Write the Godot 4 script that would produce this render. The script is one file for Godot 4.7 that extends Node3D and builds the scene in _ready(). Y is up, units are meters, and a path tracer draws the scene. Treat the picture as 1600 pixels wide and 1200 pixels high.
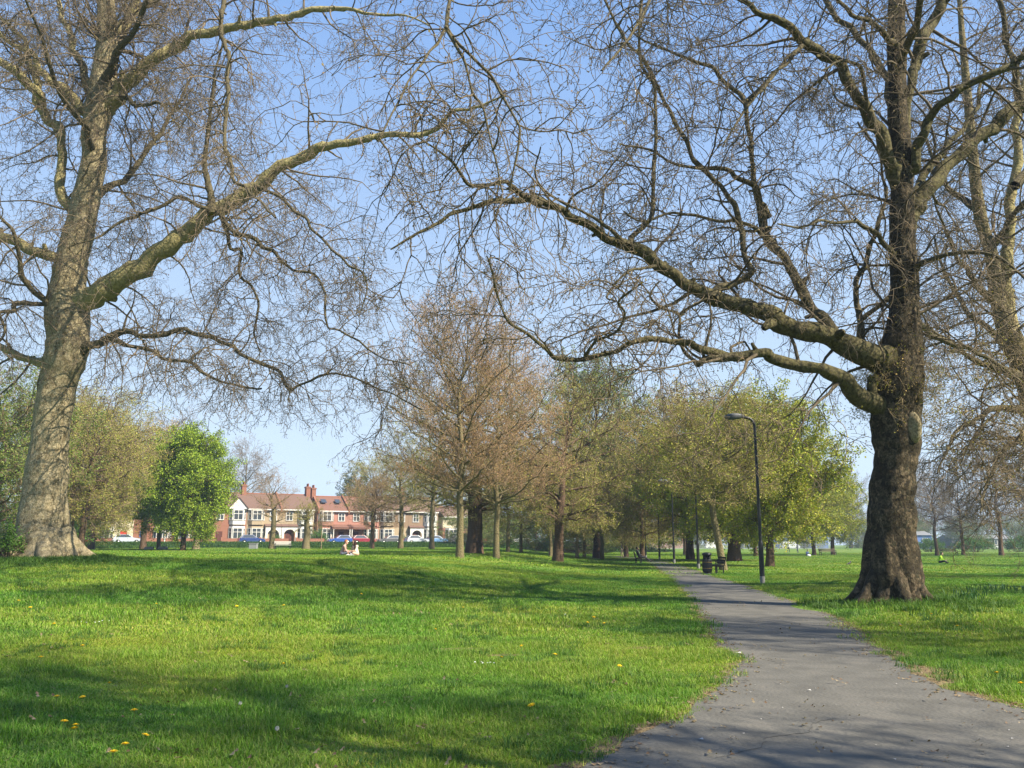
extends Node3D
# A park in early spring: two large plane trees frame a lawn, an asphalt path, a street of brick houses and a wide field.

var M := {}
var taken := {}
var noise := FastNoiseLite.new()
var rough := FastNoiseLite.new()
var path_poly := PackedVector2Array()
var bare_poly := PackedVector2Array()

const PLANE_WEST_TRUNK := [-18.09,0.73,-34.0,1.59,-18.07,1.04,-34.0,1.444,-18.03,1.58,-34.0,1.065,-18.24,2.19,-34.0,0.951,-18.29,4.04,-34.0,0.755,-18.29,5.3,-34.0,0.695,-18.26,6.58,-34.0,0.667,-18.16,7.87,-34.0,0.694,-17.97,8.92,-34.0,0.819,-17.92,9.71,-34.0,0.823,-18.1,11.05,-34.0,0.806,-18.14,12.4,-34.0,0.643,-18.09,13.23,-34.0,0.611,-17.84,14.61,-34.0,0.57,-17.73,16.02,-34.0,0.528,-17.56,17.44,-34.0,0.474,-17.69,18.6,-34.0,0.465,-17.55,19.77,-34.0,0.585,-17.49,21.25,-34.0,0.519,-17.47,23.05,-34.0,0.428,-17.69,24.89,-34.0,0.36,-18.04,28.67,-34.0,0.269,-18.28,33.25,-34.0,0.162,-18.72,36.64,-34.0,0.063]
const PLANE_WEST_LIMBS := [
	[-17.92,11.1,-34.0,0.391,-17.37,11.31,-33.79,0.467,-16.52,11.6,-33.59,0.426,-15.45,12.21,-33.38,0.405,-14.14,13.08,-33.18,0.366,-12.85,14.08,-32.97,0.328,-11.67,14.81,-32.76,0.308,-10.24,15.68,-32.56,0.259,-9.2,16.35,-32.35,0.23,-8.15,16.85,-32.15,0.21,-7.61,17.13,-31.94,0.19,-6.05,17.25,-31.74,0.142,-5.02,17.36,-31.53,0.122,-3.99,17.26,-31.32,0.103,-2.73,17.48,-31.12,0.093,-2.4,18.06,-30.91,0.074,-1.48,18.14,-30.71,0.055,-0.24,18.43,-30.5,0.037],
	[-11.89,14.44,-32.5,0.152,-12.09,15.68,-32.56,0.125,-12.33,16.8,-32.62,0.106,-12.24,18.22,-32.68,0.078,-12.25,20.23,-32.74,0.059,-12.0,22.3,-32.8,0.03],
	[-11.82,14.63,-32.5,0.086,-12.13,14.62,-32.29,0.076,-13.08,14.99,-32.07,0.075,-13.6,14.63,-31.86,0.075,-14.47,14.1,-31.64,0.065,-15.08,13.68,-31.43,0.055,-15.77,12.98,-31.21,0.036,-16.6,12.58,-31.0,0.027],
	[-11.54,14.67,-32.4,0.105,-11.27,13.94,-32.25,0.094,-10.37,13.41,-32.11,0.084,-9.55,12.92,-31.96,0.084,-9.06,12.43,-31.82,0.065,-8.32,11.97,-31.67,0.055,-7.54,11.62,-31.52,0.055,-7.11,10.94,-31.38,0.045,-7.06,10.28,-31.23,0.045,-6.83,9.5,-31.08,0.036,-6.37,9.34,-30.94,0.035,-5.38,8.71,-30.79,0.035,-4.64,8.2,-30.65,0.026,-3.69,7.93,-30.5,0.026],
	[-11.46,14.51,-32.2,0.085,-11.33,13.77,-32.49,0.085,-11.29,13.21,-32.78,0.076,-10.77,13.17,-33.06,0.067,-11.01,12.33,-33.35,0.058,-10.48,11.75,-33.64,0.049,-10.26,11.03,-33.93,0.049,-10.47,10.03,-34.21,0.039,-10.26,9.29,-34.5,0.029],
	[-10.06,15.38,-32.0,0.094,-9.48,15.07,-31.78,0.066,-8.65,14.4,-31.56,0.056,-7.95,13.85,-31.33,0.055,-7.51,13.3,-31.11,0.045,-6.83,12.54,-30.89,0.045,-6.17,11.84,-30.67,0.044,-5.4,11.27,-30.44,0.035,-5.23,10.6,-30.22,0.026,-5.4,9.82,-30.0,0.026],
	[-17.57,9.02,-34.0,0.232,-17.06,9.27,-33.8,0.192,-16.6,9.48,-33.6,0.163,-15.89,9.78,-33.4,0.134,-15.18,9.88,-33.2,0.114,-14.57,9.68,-33.0,0.104,-13.73,9.63,-32.8,0.094,-12.8,9.84,-32.6,0.084,-12.09,9.58,-32.4,0.083,-11.13,9.16,-32.2,0.073,-10.19,8.69,-32.0,0.073,-9.38,8.2,-31.8,0.072,-8.58,7.72,-31.6,0.063,-8.15,7.2,-31.4,0.053,-7.76,7.35,-31.2,0.044,-7.02,7.63,-31.0,0.044,-6.51,7.68,-30.8,0.044,-5.77,7.53,-30.6,0.035,-4.92,7.14,-30.4,0.034,-4.08,6.71,-30.2,0.026,-3.15,6.22,-30.0,0.021],
	[-16.35,9.62,-33.6,0.086,-15.18,9.35,-33.02,0.075,-14.04,8.96,-32.45,0.074,-13.04,8.46,-31.88,0.063,-11.84,8.14,-31.3,0.053,-11.18,7.62,-30.73,0.052,-10.34,7.21,-30.15,0.043,-9.35,6.94,-29.58,0.042,-8.55,6.79,-29.0,0.033],
	[-18.17,12.68,-34.0,0.256,-18.46,12.9,-33.86,0.236,-19.06,13.18,-33.71,0.215,-19.67,13.49,-33.57,0.195,-20.4,13.79,-33.43,0.195,-21.5,13.93,-33.29,0.155,-23.07,14.83,-33.14,0.097,-24.59,15.32,-33.0,0.049],
	[-18.42,10.89,-34.0,0.156,-18.64,10.98,-33.57,0.135,-18.97,11.47,-33.14,0.115,-19.23,12.05,-32.71,0.104,-19.31,12.77,-32.29,0.084,-19.4,13.53,-31.86,0.065,-19.91,14.15,-31.43,0.046,-20.64,14.23,-31.0,0.027],
	[-18.63,11.21,-34.0,0.107,-18.92,11.21,-33.81,0.097,-19.46,11.16,-33.62,0.077,-19.95,11.16,-33.44,0.087,-19.8,10.71,-33.25,0.076,-20.16,10.4,-33.06,0.066,-19.79,9.83,-32.88,0.056,-19.84,9.4,-32.69,0.047,-20.21,8.85,-32.5,0.028],
	[-18.25,8.6,-34.0,0.193,-18.97,8.86,-34.33,0.175,-19.96,9.12,-34.67,0.148,-20.97,9.4,-35.0,0.139,-22.29,9.89,-35.33,0.111,-23.84,9.83,-35.67,0.071,-25.63,9.35,-36.0,0.041],
	[-18.02,15.03,-34.0,0.239,-18.42,15.48,-34.08,0.22,-18.86,16.37,-34.15,0.201,-18.96,17.55,-34.23,0.173,-19.09,18.61,-34.31,0.174,-19.52,19.23,-34.38,0.175,-20.17,19.87,-34.46,0.186,-20.57,20.65,-34.54,0.166,-20.77,21.45,-34.62,0.146,-21.18,22.26,-34.69,0.126,-21.46,23.23,-34.77,0.095,-22.15,24.06,-34.85,0.075,-22.96,24.58,-34.92,0.064,-24.7,25.58,-35.0,0.043],
	[-17.7,19.33,-34.0,0.265,-18.15,19.69,-33.86,0.224,-18.81,20.2,-33.71,0.203,-19.32,20.71,-33.57,0.172,-19.92,21.21,-33.43,0.142,-20.51,22.01,-33.29,0.111,-21.58,22.66,-33.14,0.081,-22.68,23.61,-33.0,0.051],
	[-20.17,20.17,-34.2,0.164,-20.05,20.28,-33.75,0.163,-20.52,20.7,-33.3,0.181,-20.97,21.02,-32.85,0.169,-21.79,21.32,-32.4,0.148,-23.16,22.05,-31.95,0.088,-24.48,22.61,-31.5,0.039],
	[-17.29,19.91,-34.0,0.347,-16.59,20.43,-33.86,0.296,-16.29,20.94,-33.71,0.275,-15.47,21.59,-33.57,0.254,-14.64,22.1,-33.43,0.234,-13.53,22.6,-33.29,0.213,-12.29,22.87,-33.14,0.182,-11.17,23.07,-33.0,0.172,-10.2,23.28,-32.86,0.151,-9.1,23.42,-32.71,0.141,-8.01,23.62,-32.57,0.12,-6.77,23.46,-32.43,0.09,-5.81,23.07,-32.29,0.059,-4.73,22.98,-32.14,0.049,-3.39,22.36,-32.0,0.029],
	[-16.92,20.36,-34.0,0.123,-16.27,20.08,-33.5,0.091,-15.46,19.43,-33.0,0.079,-14.83,19.02,-32.5,0.068,-14.28,18.98,-32.0,0.058,-13.55,18.3,-31.5,0.038,-12.84,17.36,-31.0,0.028],
	[-17.85,26.76,-34.0,0.19,-16.87,29.22,-33.5,0.158,-15.0,29.44,-33.0,0.135,-13.03,27.47,-32.5,0.122,-11.85,24.99,-32.0,0.109,-11.63,23.18,-31.5,0.097,-11.43,21.72,-31.0,0.095,-11.09,20.44,-30.5,0.084,-10.75,19.2,-30.0,0.082,-10.43,18.13,-29.5,0.08,-10.29,16.85,-29.0,0.078,-10.14,15.61,-28.5,0.068,-9.78,14.53,-28.0,0.066,-9.42,13.72,-27.5,0.057,-8.81,13.16,-27.0,0.048,-8.2,12.51,-26.5,0.039,-7.51,11.76,-26.0,0.03],
	[-17.45,22.75,-34.0,0.207,-17.39,23.57,-34.33,0.168,-17.27,24.41,-34.67,0.138,-16.79,25.42,-35.0,0.118,-16.31,26.77,-35.33,0.098,-15.13,28.99,-35.67,0.067,-13.62,31.62,-36.0,0.034],
	[-17.69,24.89,-34.0,0.167,-18.93,26.68,-34.75,0.14,-20.96,28.86,-35.5,0.111,-23.73,31.49,-36.25,0.08,-26.91,33.88,-37.0,0.047],
	[-17.82,15.17,-34.0,0.179,-17.59,16.44,-35.0,0.144,-17.04,17.77,-36.0,0.117,-16.47,19.94,-37.0,0.099,-16.12,21.91,-38.0,0.068,-15.72,24.14,-39.0,0.047],
	[-17.55,19.77,-34.0,0.204,-19.17,22.12,-35.5,0.172,-20.76,24.95,-37.0,0.135,-22.43,27.97,-38.5,0.107,-24.58,31.94,-40.0,0.062],
	[-17.45,21.85,-34.0,0.186,-17.37,24.64,-35.5,0.152,-16.44,27.62,-37.0,0.126,-15.0,30.45,-38.5,0.096,-12.35,33.07,-40.0,0.063],
	[-17.52,20.95,-34.0,0.185,-16.06,21.09,-32.25,0.137,-14.47,21.94,-30.5,0.103,-13.57,22.88,-28.75,0.071,-12.67,23.6,-27.0,0.034],
	[-17.64,17.73,-34.0,0.162,-17.22,18.0,-32.25,0.116,-17.38,18.43,-30.5,0.092,-17.3,19.74,-28.75,0.061,-17.11,20.59,-27.0,0.033],
]
const PLANE_EAST_TRUNK := [9.54,-0.12,-22.3,0.888,9.58,0.09,-22.3,0.826,9.61,0.32,-22.3,0.735,9.63,0.79,-22.3,0.717,9.64,1.42,-22.3,0.649,9.69,2.06,-22.3,0.581,9.74,2.71,-22.3,0.57,9.8,3.12,-22.3,0.579,9.85,3.45,-22.3,0.53,9.96,4.03,-22.3,0.554,10.0,4.7,-22.3,0.601,10.07,5.37,-22.3,0.604,10.17,5.97,-22.3,0.578,10.29,6.66,-22.3,0.536,10.38,7.09,-22.3,0.463,10.47,7.8,-22.3,0.376,10.54,8.69,-22.3,0.348,10.56,9.59,-22.3,0.32,10.62,10.5,-22.3,0.307,10.7,11.43,-22.3,0.294,10.74,12.37,-22.3,0.28,10.73,13.32,-22.3,0.259,10.84,14.88,-22.3,0.254,10.9,15.87,-22.3,0.232,11.0,16.88,-22.3,0.217,11.18,18.93,-22.3,0.18,11.46,21.7,-22.3,0.133,11.58,24.36,-22.3,0.085,11.9,27.12,-22.3,0.035]
const PLANE_EAST_LIMBS := [
	[10.12,6.19,-22.3,0.354,9.66,6.44,-22.18,0.339,9.04,6.64,-22.06,0.295,8.34,6.83,-21.94,0.266,7.64,6.94,-21.82,0.251,7.12,7.15,-21.7,0.243,6.6,7.37,-21.58,0.229,5.99,7.48,-21.46,0.214,5.24,7.7,-21.34,0.206,4.73,7.87,-21.22,0.185,4.22,8.14,-21.1,0.171,3.73,8.47,-20.98,0.157,3.23,8.77,-20.86,0.143,2.74,9.03,-20.74,0.135,2.25,9.19,-20.62,0.121,1.84,9.41,-20.5,0.114,1.43,9.57,-20.38,0.107,0.95,9.77,-20.26,0.1,0.55,9.84,-20.14,0.093,0.0,9.79,-20.02,0.072,-0.62,9.67,-19.9,0.059,-1.24,9.5,-19.78,0.052,-1.76,9.2,-19.66,0.045,-2.05,8.89,-19.54,0.038,-2.34,8.71,-19.42,0.032,-2.84,8.36,-19.3,0.019],
	[0.69,9.63,-19.7,0.071,0.23,9.79,-19.4,0.064,-0.08,9.86,-19.1,0.057,-0.3,9.81,-18.8,0.05,-0.87,9.63,-18.5,0.043,-1.15,9.77,-18.2,0.036,-1.35,9.94,-17.9,0.03,-1.68,10.1,-17.6,0.023,-2.06,10.25,-17.3,0.017],
	[5.07,7.69,-21.2,0.123,5.33,8.07,-21.34,0.097,5.79,8.39,-21.47,0.09,6.14,8.68,-21.61,0.084,6.03,9.12,-21.75,0.078,6.0,9.8,-21.88,0.079,5.94,10.39,-22.02,0.072,5.79,10.85,-22.16,0.073,5.44,11.43,-22.29,0.066,5.14,11.9,-22.43,0.067,4.92,12.46,-22.57,0.06,4.7,13.15,-22.71,0.061,4.48,13.9,-22.84,0.054,4.16,14.58,-22.98,0.054,4.01,15.16,-23.12,0.055,3.67,15.76,-23.25,0.047,3.24,16.46,-23.39,0.048,2.98,17.29,-23.53,0.04,2.72,18.03,-23.66,0.033,2.27,19.21,-23.8,0.025],
	[2.88,8.88,-20.6,0.094,3.07,9.17,-20.77,0.068,3.43,9.61,-20.94,0.062,3.68,9.94,-21.11,0.062,3.74,10.62,-21.28,0.056,3.81,11.41,-21.45,0.057,3.88,12.22,-21.62,0.05,3.92,13.24,-21.78,0.044,3.92,14.09,-21.95,0.045,3.67,14.77,-22.12,0.045,3.63,15.67,-22.29,0.038,3.73,16.58,-22.46,0.039,3.82,17.52,-22.63,0.031,3.79,18.9,-22.8,0.024],
	[2.79,8.94,-20.5,0.047,2.28,9.3,-20.13,0.04,1.7,9.49,-19.77,0.032,1.22,9.5,-19.4,0.032,0.75,9.67,-19.03,0.025,0.52,9.98,-18.67,0.019,0.65,10.44,-18.3,0.018],
	[9.22,6.66,-22.3,0.185,8.94,6.77,-22.41,0.172,8.58,7.24,-22.53,0.159,8.31,7.71,-22.64,0.145,8.07,8.28,-22.75,0.147,7.85,8.87,-22.87,0.133,7.65,9.37,-22.98,0.134,7.44,9.78,-23.1,0.128,7.32,10.29,-23.21,0.129,7.29,10.81,-23.32,0.115,7.17,11.34,-23.44,0.1,7.14,11.98,-23.55,0.078,7.11,12.63,-23.66,0.071,7.14,13.28,-23.78,0.063,7.09,13.95,-23.89,0.064,7.02,14.68,-24.0,0.073,6.78,15.07,-24.12,0.065,6.45,15.6,-24.23,0.066,6.1,15.99,-24.35,0.058,5.54,16.27,-24.46,0.05,4.98,16.67,-24.57,0.042,4.41,16.96,-24.69,0.034,3.64,17.69,-24.8,0.025],
	[7.34,10.79,-23.5,0.092,7.1,11.16,-23.23,0.084,6.77,11.48,-22.95,0.083,6.26,11.69,-22.68,0.075,5.66,11.81,-22.4,0.059,4.98,11.69,-22.12,0.044,4.32,11.69,-21.85,0.036,3.68,11.93,-21.57,0.029,2.87,11.98,-21.3,0.021],
	[7.2,14.89,-24.4,0.066,7.95,15.75,-24.68,0.05,8.58,16.57,-24.96,0.051,9.1,17.03,-25.24,0.043,9.59,17.7,-25.52,0.035,10.02,18.69,-25.8,0.027],
	[7.38,9.98,-23.3,0.076,7.04,10.0,-22.93,0.06,6.5,10.14,-22.55,0.052,6.06,10.16,-22.18,0.044,5.44,10.03,-21.8,0.043,4.69,10.06,-21.43,0.035,3.95,9.95,-21.05,0.035,3.31,9.6,-20.68,0.027,2.78,9.7,-20.3,0.02],
	[10.04,4.83,-22.3,0.322,9.63,5.01,-22.17,0.279,9.34,5.19,-22.03,0.25,8.97,5.44,-21.9,0.221,8.61,5.65,-21.76,0.207,8.17,5.95,-21.63,0.178,7.64,6.03,-21.49,0.15,7.11,6.11,-21.36,0.136,6.67,6.2,-21.22,0.128,6.24,6.25,-21.09,0.128,5.72,6.18,-20.95,0.12,5.29,6.18,-20.82,0.106,4.79,6.24,-20.68,0.092,4.29,6.34,-20.55,0.079,3.72,6.39,-20.42,0.072,3.08,6.36,-20.28,0.065,2.52,6.17,-20.15,0.058,2.05,6.03,-20.01,0.057,1.58,5.88,-19.88,0.057,1.05,5.88,-19.74,0.057,0.67,6.12,-19.61,0.05,0.37,6.32,-19.47,0.044,0.0,6.59,-19.34,0.037,-0.22,6.94,-19.2,0.031,-0.37,7.28,-19.07,0.031,-0.44,7.62,-18.93,0.025,-0.58,8.03,-18.8,0.018],
	[5.46,6.08,-20.6,0.085,4.85,6.02,-20.68,0.092,4.64,5.97,-20.76,0.092,4.49,5.83,-20.85,0.073,4.41,6.1,-20.93,0.047,4.27,6.37,-21.01,0.047,4.21,6.8,-21.09,0.04,4.24,7.32,-21.17,0.041,3.9,7.42,-21.25,0.034,3.68,7.56,-21.34,0.034,3.54,7.89,-21.42,0.028,3.81,8.26,-21.5,0.021],
	[4.23,7.26,-21.1,0.041,4.41,7.39,-20.97,0.04,4.6,7.46,-20.83,0.034,4.84,7.58,-20.7,0.027],
	[1.68,5.81,-19.3,0.037,1.88,6.07,-19.05,0.03,2.29,6.23,-18.8,0.03,2.48,6.61,-18.55,0.03,2.32,6.83,-18.3,0.024,2.5,6.97,-18.05,0.023,2.81,7.11,-17.8,0.023],
	[3.53,8.28,-20.3,0.04,3.1,8.15,-20.1,0.033,2.84,8.0,-19.9,0.032,2.5,7.7,-19.7,0.025,2.24,7.25,-19.5,0.025,2.37,7.12,-19.3,0.019],
	[10.65,11.06,-22.3,0.191,10.41,11.66,-22.2,0.184,10.24,12.09,-22.1,0.176,9.98,12.6,-22.0,0.169,9.62,13.02,-21.9,0.162,9.35,13.53,-21.8,0.147,9.09,14.05,-21.7,0.139,8.83,14.56,-21.6,0.132,8.46,14.88,-21.5,0.132,8.01,15.1,-21.4,0.124,7.64,15.29,-21.3,0.117,7.09,15.45,-21.2,0.094,6.72,15.52,-21.1,0.08,6.2,15.89,-21.0,0.058,5.51,16.49,-20.9,0.043,4.48,17.19,-20.8,0.022],
	[9.86,12.59,-21.8,0.073,9.59,13.16,-21.47,0.065,9.35,13.54,-21.13,0.057,9.16,13.89,-20.8,0.056,8.86,13.88,-20.47,0.042,8.3,13.64,-20.13,0.034,7.75,13.22,-19.8,0.027],
	[8.08,15.13,-21.5,0.059,7.53,14.46,-21.13,0.05,7.05,13.87,-20.77,0.042,6.66,13.3,-20.4,0.041,6.11,12.65,-20.03,0.041,5.49,11.77,-19.67,0.026,5.05,10.92,-19.3,0.019],
	[10.72,9.77,-22.3,0.146,10.99,10.31,-22.53,0.162,11.27,10.69,-22.76,0.179,11.54,11.2,-22.99,0.197,12.07,11.84,-23.22,0.2,12.71,12.49,-23.45,0.195,13.44,13.08,-23.68,0.189,14.19,13.66,-23.92,0.192,14.94,14.19,-24.15,0.194,15.62,14.73,-24.38,0.205,16.64,15.6,-24.61,0.183,17.92,16.83,-24.84,0.135,19.25,18.09,-25.07,0.077,20.61,19.39,-25.3,0.035],
	[15.52,14.63,-24.3,0.114,15.32,15.59,-24.22,0.09,15.17,16.4,-24.13,0.074,15.07,17.21,-24.05,0.074,14.98,18.02,-23.97,0.074,15.03,19.27,-23.88,0.05,14.93,20.77,-23.8,0.025],
	[10.79,11.34,-22.3,0.133,10.91,11.71,-22.09,0.132,10.96,12.08,-21.88,0.131,11.13,12.53,-21.68,0.123,11.24,12.89,-21.47,0.115,11.33,13.14,-21.26,0.1,11.67,13.3,-21.05,0.085,12.08,13.46,-20.84,0.085,12.48,13.61,-20.63,0.091,12.97,13.8,-20.43,0.09,13.43,13.91,-20.22,0.083,14.34,14.4,-20.01,0.055,15.25,14.98,-19.8,0.027],
	[10.95,11.23,-22.7,0.12,11.26,12.04,-22.81,0.121,11.36,12.86,-22.92,0.122,11.53,14.31,-23.03,0.124,11.75,15.38,-23.14,0.141,12.1,16.27,-23.25,0.175,12.59,16.97,-23.36,0.16,13.09,17.68,-23.47,0.146,13.84,18.83,-23.58,0.115,14.67,20.68,-23.69,0.075,15.5,22.36,-23.8,0.034],
	[10.39,9.19,-22.3,0.087,10.03,9.24,-21.93,0.071,9.68,9.35,-21.55,0.063,9.23,9.53,-21.18,0.055,8.76,9.61,-20.8,0.048,8.12,9.42,-20.43,0.04,7.59,9.36,-20.05,0.033,6.9,9.05,-19.68,0.026,6.25,8.99,-19.3,0.019],
	[10.67,8.78,-22.3,0.101,10.75,8.74,-21.93,0.078,10.83,8.76,-21.55,0.063,11.15,8.81,-21.18,0.055,11.6,8.76,-20.8,0.047,12.02,8.55,-20.43,0.04,12.22,8.05,-20.05,0.032,12.26,7.54,-19.68,0.025,12.38,6.66,-19.3,0.019],
	[9.55,6.71,-22.9,0.102,9.54,7.38,-23.09,0.089,9.65,7.89,-23.28,0.082,9.75,8.68,-23.47,0.076,9.95,9.21,-23.66,0.077,10.36,9.95,-23.85,0.07,10.77,10.7,-24.04,0.063,11.1,11.47,-24.23,0.056,11.17,12.57,-24.42,0.04,11.13,13.48,-24.61,0.033,10.69,14.42,-24.8,0.025],
	[10.61,8.48,-22.8,0.074,10.41,8.35,-22.97,0.067,10.01,8.03,-23.13,0.067,9.69,7.65,-23.3,0.06],
	[10.86,15.37,-22.3,0.106,10.49,15.32,-21.8,0.082,9.81,15.38,-21.3,0.073,9.18,15.38,-20.8,0.057,8.57,15.41,-20.3,0.049,7.98,15.52,-19.8,0.034,7.19,15.88,-19.3,0.02],
	[10.64,7.44,-22.3,0.1,11.54,7.43,-23.3,0.082,12.57,7.4,-24.3,0.078,13.82,7.34,-25.3,0.073,15.12,7.06,-26.3,0.058,16.45,6.64,-27.3,0.043],
	[11.36,20.62,-22.3,0.111,9.29,22.24,-21.71,0.101,6.35,22.09,-21.12,0.091,2.62,20.31,-20.53,0.073,0.0,18.04,-19.94,0.063,-1.25,15.74,-19.35,0.054,-1.49,14.45,-18.75,0.045,-1.52,13.3,-18.16,0.044,-1.78,12.45,-17.57,0.03,-1.99,11.64,-16.98,0.023,-2.36,10.5,-16.39,0.022,-2.64,9.36,-15.8,0.016],
	[-1.33,11.82,-15.8,0.032,-1.09,11.46,-15.8,0.032,-0.77,11.15,-15.8,0.032,-0.45,10.8,-15.8,0.032,-0.25,10.39,-15.8,0.027,0.0,9.91,-15.8,0.027,0.13,9.63,-15.8,0.026,0.1,9.23,-15.8,0.026,0.0,8.7,-15.8,0.021,-0.05,8.3,-15.8,0.021],
	[-1.3,11.74,-15.8,0.027,-0.99,11.1,-15.72,0.027,-0.75,10.36,-15.63,0.026,-0.56,9.98,-15.55,0.021,-0.43,9.33,-15.47,0.021,-0.3,8.77,-15.38,0.018,-0.18,8.09,-15.3,0.015],
	[11.22,18.93,-22.3,0.117,9.63,19.81,-21.59,0.092,7.75,19.61,-20.87,0.081,5.57,17.84,-20.16,0.071,4.19,15.99,-19.44,0.054,3.38,14.43,-18.73,0.039,2.71,12.97,-18.01,0.031,1.96,11.75,-17.3,0.023],
	[10.75,12.94,-22.3,0.119,10.97,14.97,-23.5,0.103,10.85,17.19,-24.7,0.093,10.22,19.58,-25.9,0.08,8.97,21.66,-27.1,0.057,7.53,23.33,-28.3,0.03],
	[10.64,10.5,-22.3,0.117,11.98,11.89,-23.8,0.102,13.65,13.82,-25.3,0.093,15.42,15.69,-26.8,0.072,16.91,18.2,-28.3,0.048],
	[10.87,14.88,-22.3,0.114,10.69,15.1,-20.8,0.093,10.37,15.7,-19.3,0.067,9.55,16.11,-17.8,0.044,8.57,16.14,-16.3,0.023],
	[11.25,19.35,-22.3,0.11,12.99,22.22,-23.63,0.101,15.77,24.84,-24.97,0.081,18.97,27.12,-26.3,0.047],
]
const PLANE_EDGE_TRUNK := [18.89,0.19,-30.0,0.728,18.84,0.51,-30.0,0.583,18.79,1.58,-30.0,0.477,18.7,3.1,-30.0,0.435,18.55,4.87,-30.0,0.412,18.38,6.22,-30.0,0.396,18.17,7.59,-30.0,0.4,17.8,8.76,-30.0,0.383,17.61,9.58,-30.0,0.327,17.46,10.41,-30.0,0.252,17.42,11.86,-30.0,0.234,17.15,13.33,-30.0,0.216,17.11,15.33,-30.0,0.189,17.14,18.15,-30.0,0.152,17.18,21.07,-30.0,0.103,17.31,24.36,-30.0,0.042]
const PLANE_EDGE_LIMBS := [
	[17.81,8.87,-30.0,0.243,17.93,9.74,-30.14,0.227,18.05,10.98,-30.29,0.22,18.34,12.5,-30.43,0.203,18.78,14.56,-30.57,0.177,19.38,17.22,-30.71,0.14,20.11,20.25,-30.86,0.092,20.98,23.97,-31.0,0.042],
	[18.01,7.36,-30.0,0.167,16.89,7.59,-29.4,0.128,15.81,7.8,-28.8,0.098,14.78,8.11,-28.2,0.07,13.87,8.4,-27.6,0.043,13.21,8.89,-27.0,0.025],
	[18.29,6.22,-30.0,0.147,16.84,6.1,-29.2,0.108,15.62,5.76,-28.4,0.078,14.41,5.22,-27.6,0.059,13.54,4.52,-26.8,0.041,12.78,3.66,-26.0,0.024],
	[18.4,5.54,-30.0,0.128,16.79,4.94,-28.75,0.096,15.41,4.19,-27.5,0.067,14.32,3.29,-26.25,0.04,13.42,2.48,-25.0,0.023],
	[18.03,6.67,-30.0,0.166,19.61,7.32,-31.0,0.134,21.51,7.99,-32.0,0.099,23.41,8.07,-33.0,0.051],
	[17.95,8.06,-30.0,0.149,17.71,9.24,-31.0,0.116,17.4,10.49,-32.0,0.09,17.3,12.09,-33.0,0.063,17.45,14.05,-34.0,0.043],
	[17.57,9.94,-30.0,0.132,16.28,10.35,-29.0,0.101,15.16,10.95,-28.0,0.071,14.21,11.93,-27.0,0.043,13.38,12.62,-26.0,0.025],
	[17.33,12.1,-30.0,0.134,17.94,12.89,-29.5,0.104,18.17,13.42,-29.0,0.084,18.86,14.16,-28.5,0.055,19.77,15.12,-28.0,0.027],
	[17.13,13.57,-30.0,0.125,16.74,14.6,-30.67,0.099,16.48,16.2,-31.33,0.071,16.34,18.15,-32.0,0.042],
	[18.55,14.57,-30.0,0.126,20.14,16.31,-31.0,0.101,21.77,18.7,-32.0,0.073,23.51,21.54,-33.0,0.044],
	[18.48,5.09,-30.0,0.128,17.92,4.9,-28.33,0.095,17.39,4.11,-26.67,0.057,16.56,3.03,-25.0,0.03],
]
const PATH_LEFT := [[0.36,-6.40],[0.69,-7.04],[1.08,-7.72],[1.38,-8.19],[1.71,-8.85],[2.08,-9.64],[2.51,-10.78],[2.86,-11.69],[3.20,-12.50],[3.20,-12.91],[3.21,-13.75],[3.43,-15.09],[4.02,-18.45],[4.85,-23.56],[5.97,-30.89],[7.26,-40.17],[8.85,-52.22],[10.84,-67.95],[12.30,-81.48],[12.80,-95.29],[11.62,-106.60]]
const PATH_RIGHT := [[5.12,-8.10],[5.03,-8.92],[4.89,-9.49],[4.89,-10.31],[5.06,-11.41],[5.45,-12.98],[5.97,-14.80],[6.58,-17.34],[7.31,-20.78],[7.87,-24.84],[8.46,-30.07],[9.37,-38.14],[10.66,-49.92],[12.18,-64.09],[13.65,-80.03],[14.37,-93.32],[13.99,-104.13],[12.70,-116.56]]
const FLOWERS := [[-7.82,-15.25],[-6.12,-11.68],[-4.28,-9.58],[-4.39,-8.75],[-4.15,-8.79],[-3.29,-7.92],[-3.72,-7.55],[-3.54,-7.40],[-3.38,-7.07],[-2.87,-7.05],[-2.84,-6.72],[-2.79,-6.42],[-2.83,-11.16],[-7.47,-18.66],[-10.25,-18.44],[-9.52,-17.61],[-5.81,-18.79],[-4.80,-18.81],[-3.68,-21.40],[-1.33,-14.96],[-0.16,-11.96],[0.18,-12.65],[0.56,-12.04],[1.37,-16.35],[1.56,-17.26],[1.69,-16.13],[1.31,-11.07],[0.22,-8.33],[-1.09,-19.62],[8.35,-17.69],[8.52,-16.27],[7.87,-15.79],[6.86,-15.78],[5.57,-10.34],[5.40,-9.58],[1.58,-17.00],[-6.15,-12.87]]
const CLOCKS := [[-1.95,-7.57],[-2.59,-8.65],[-2.46,-9.88]]
const DAISIES := [[-7.79,-16.54],[-0.66,-24.20],[1.20,-19.67],[-0.48,-12.02]]


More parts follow.
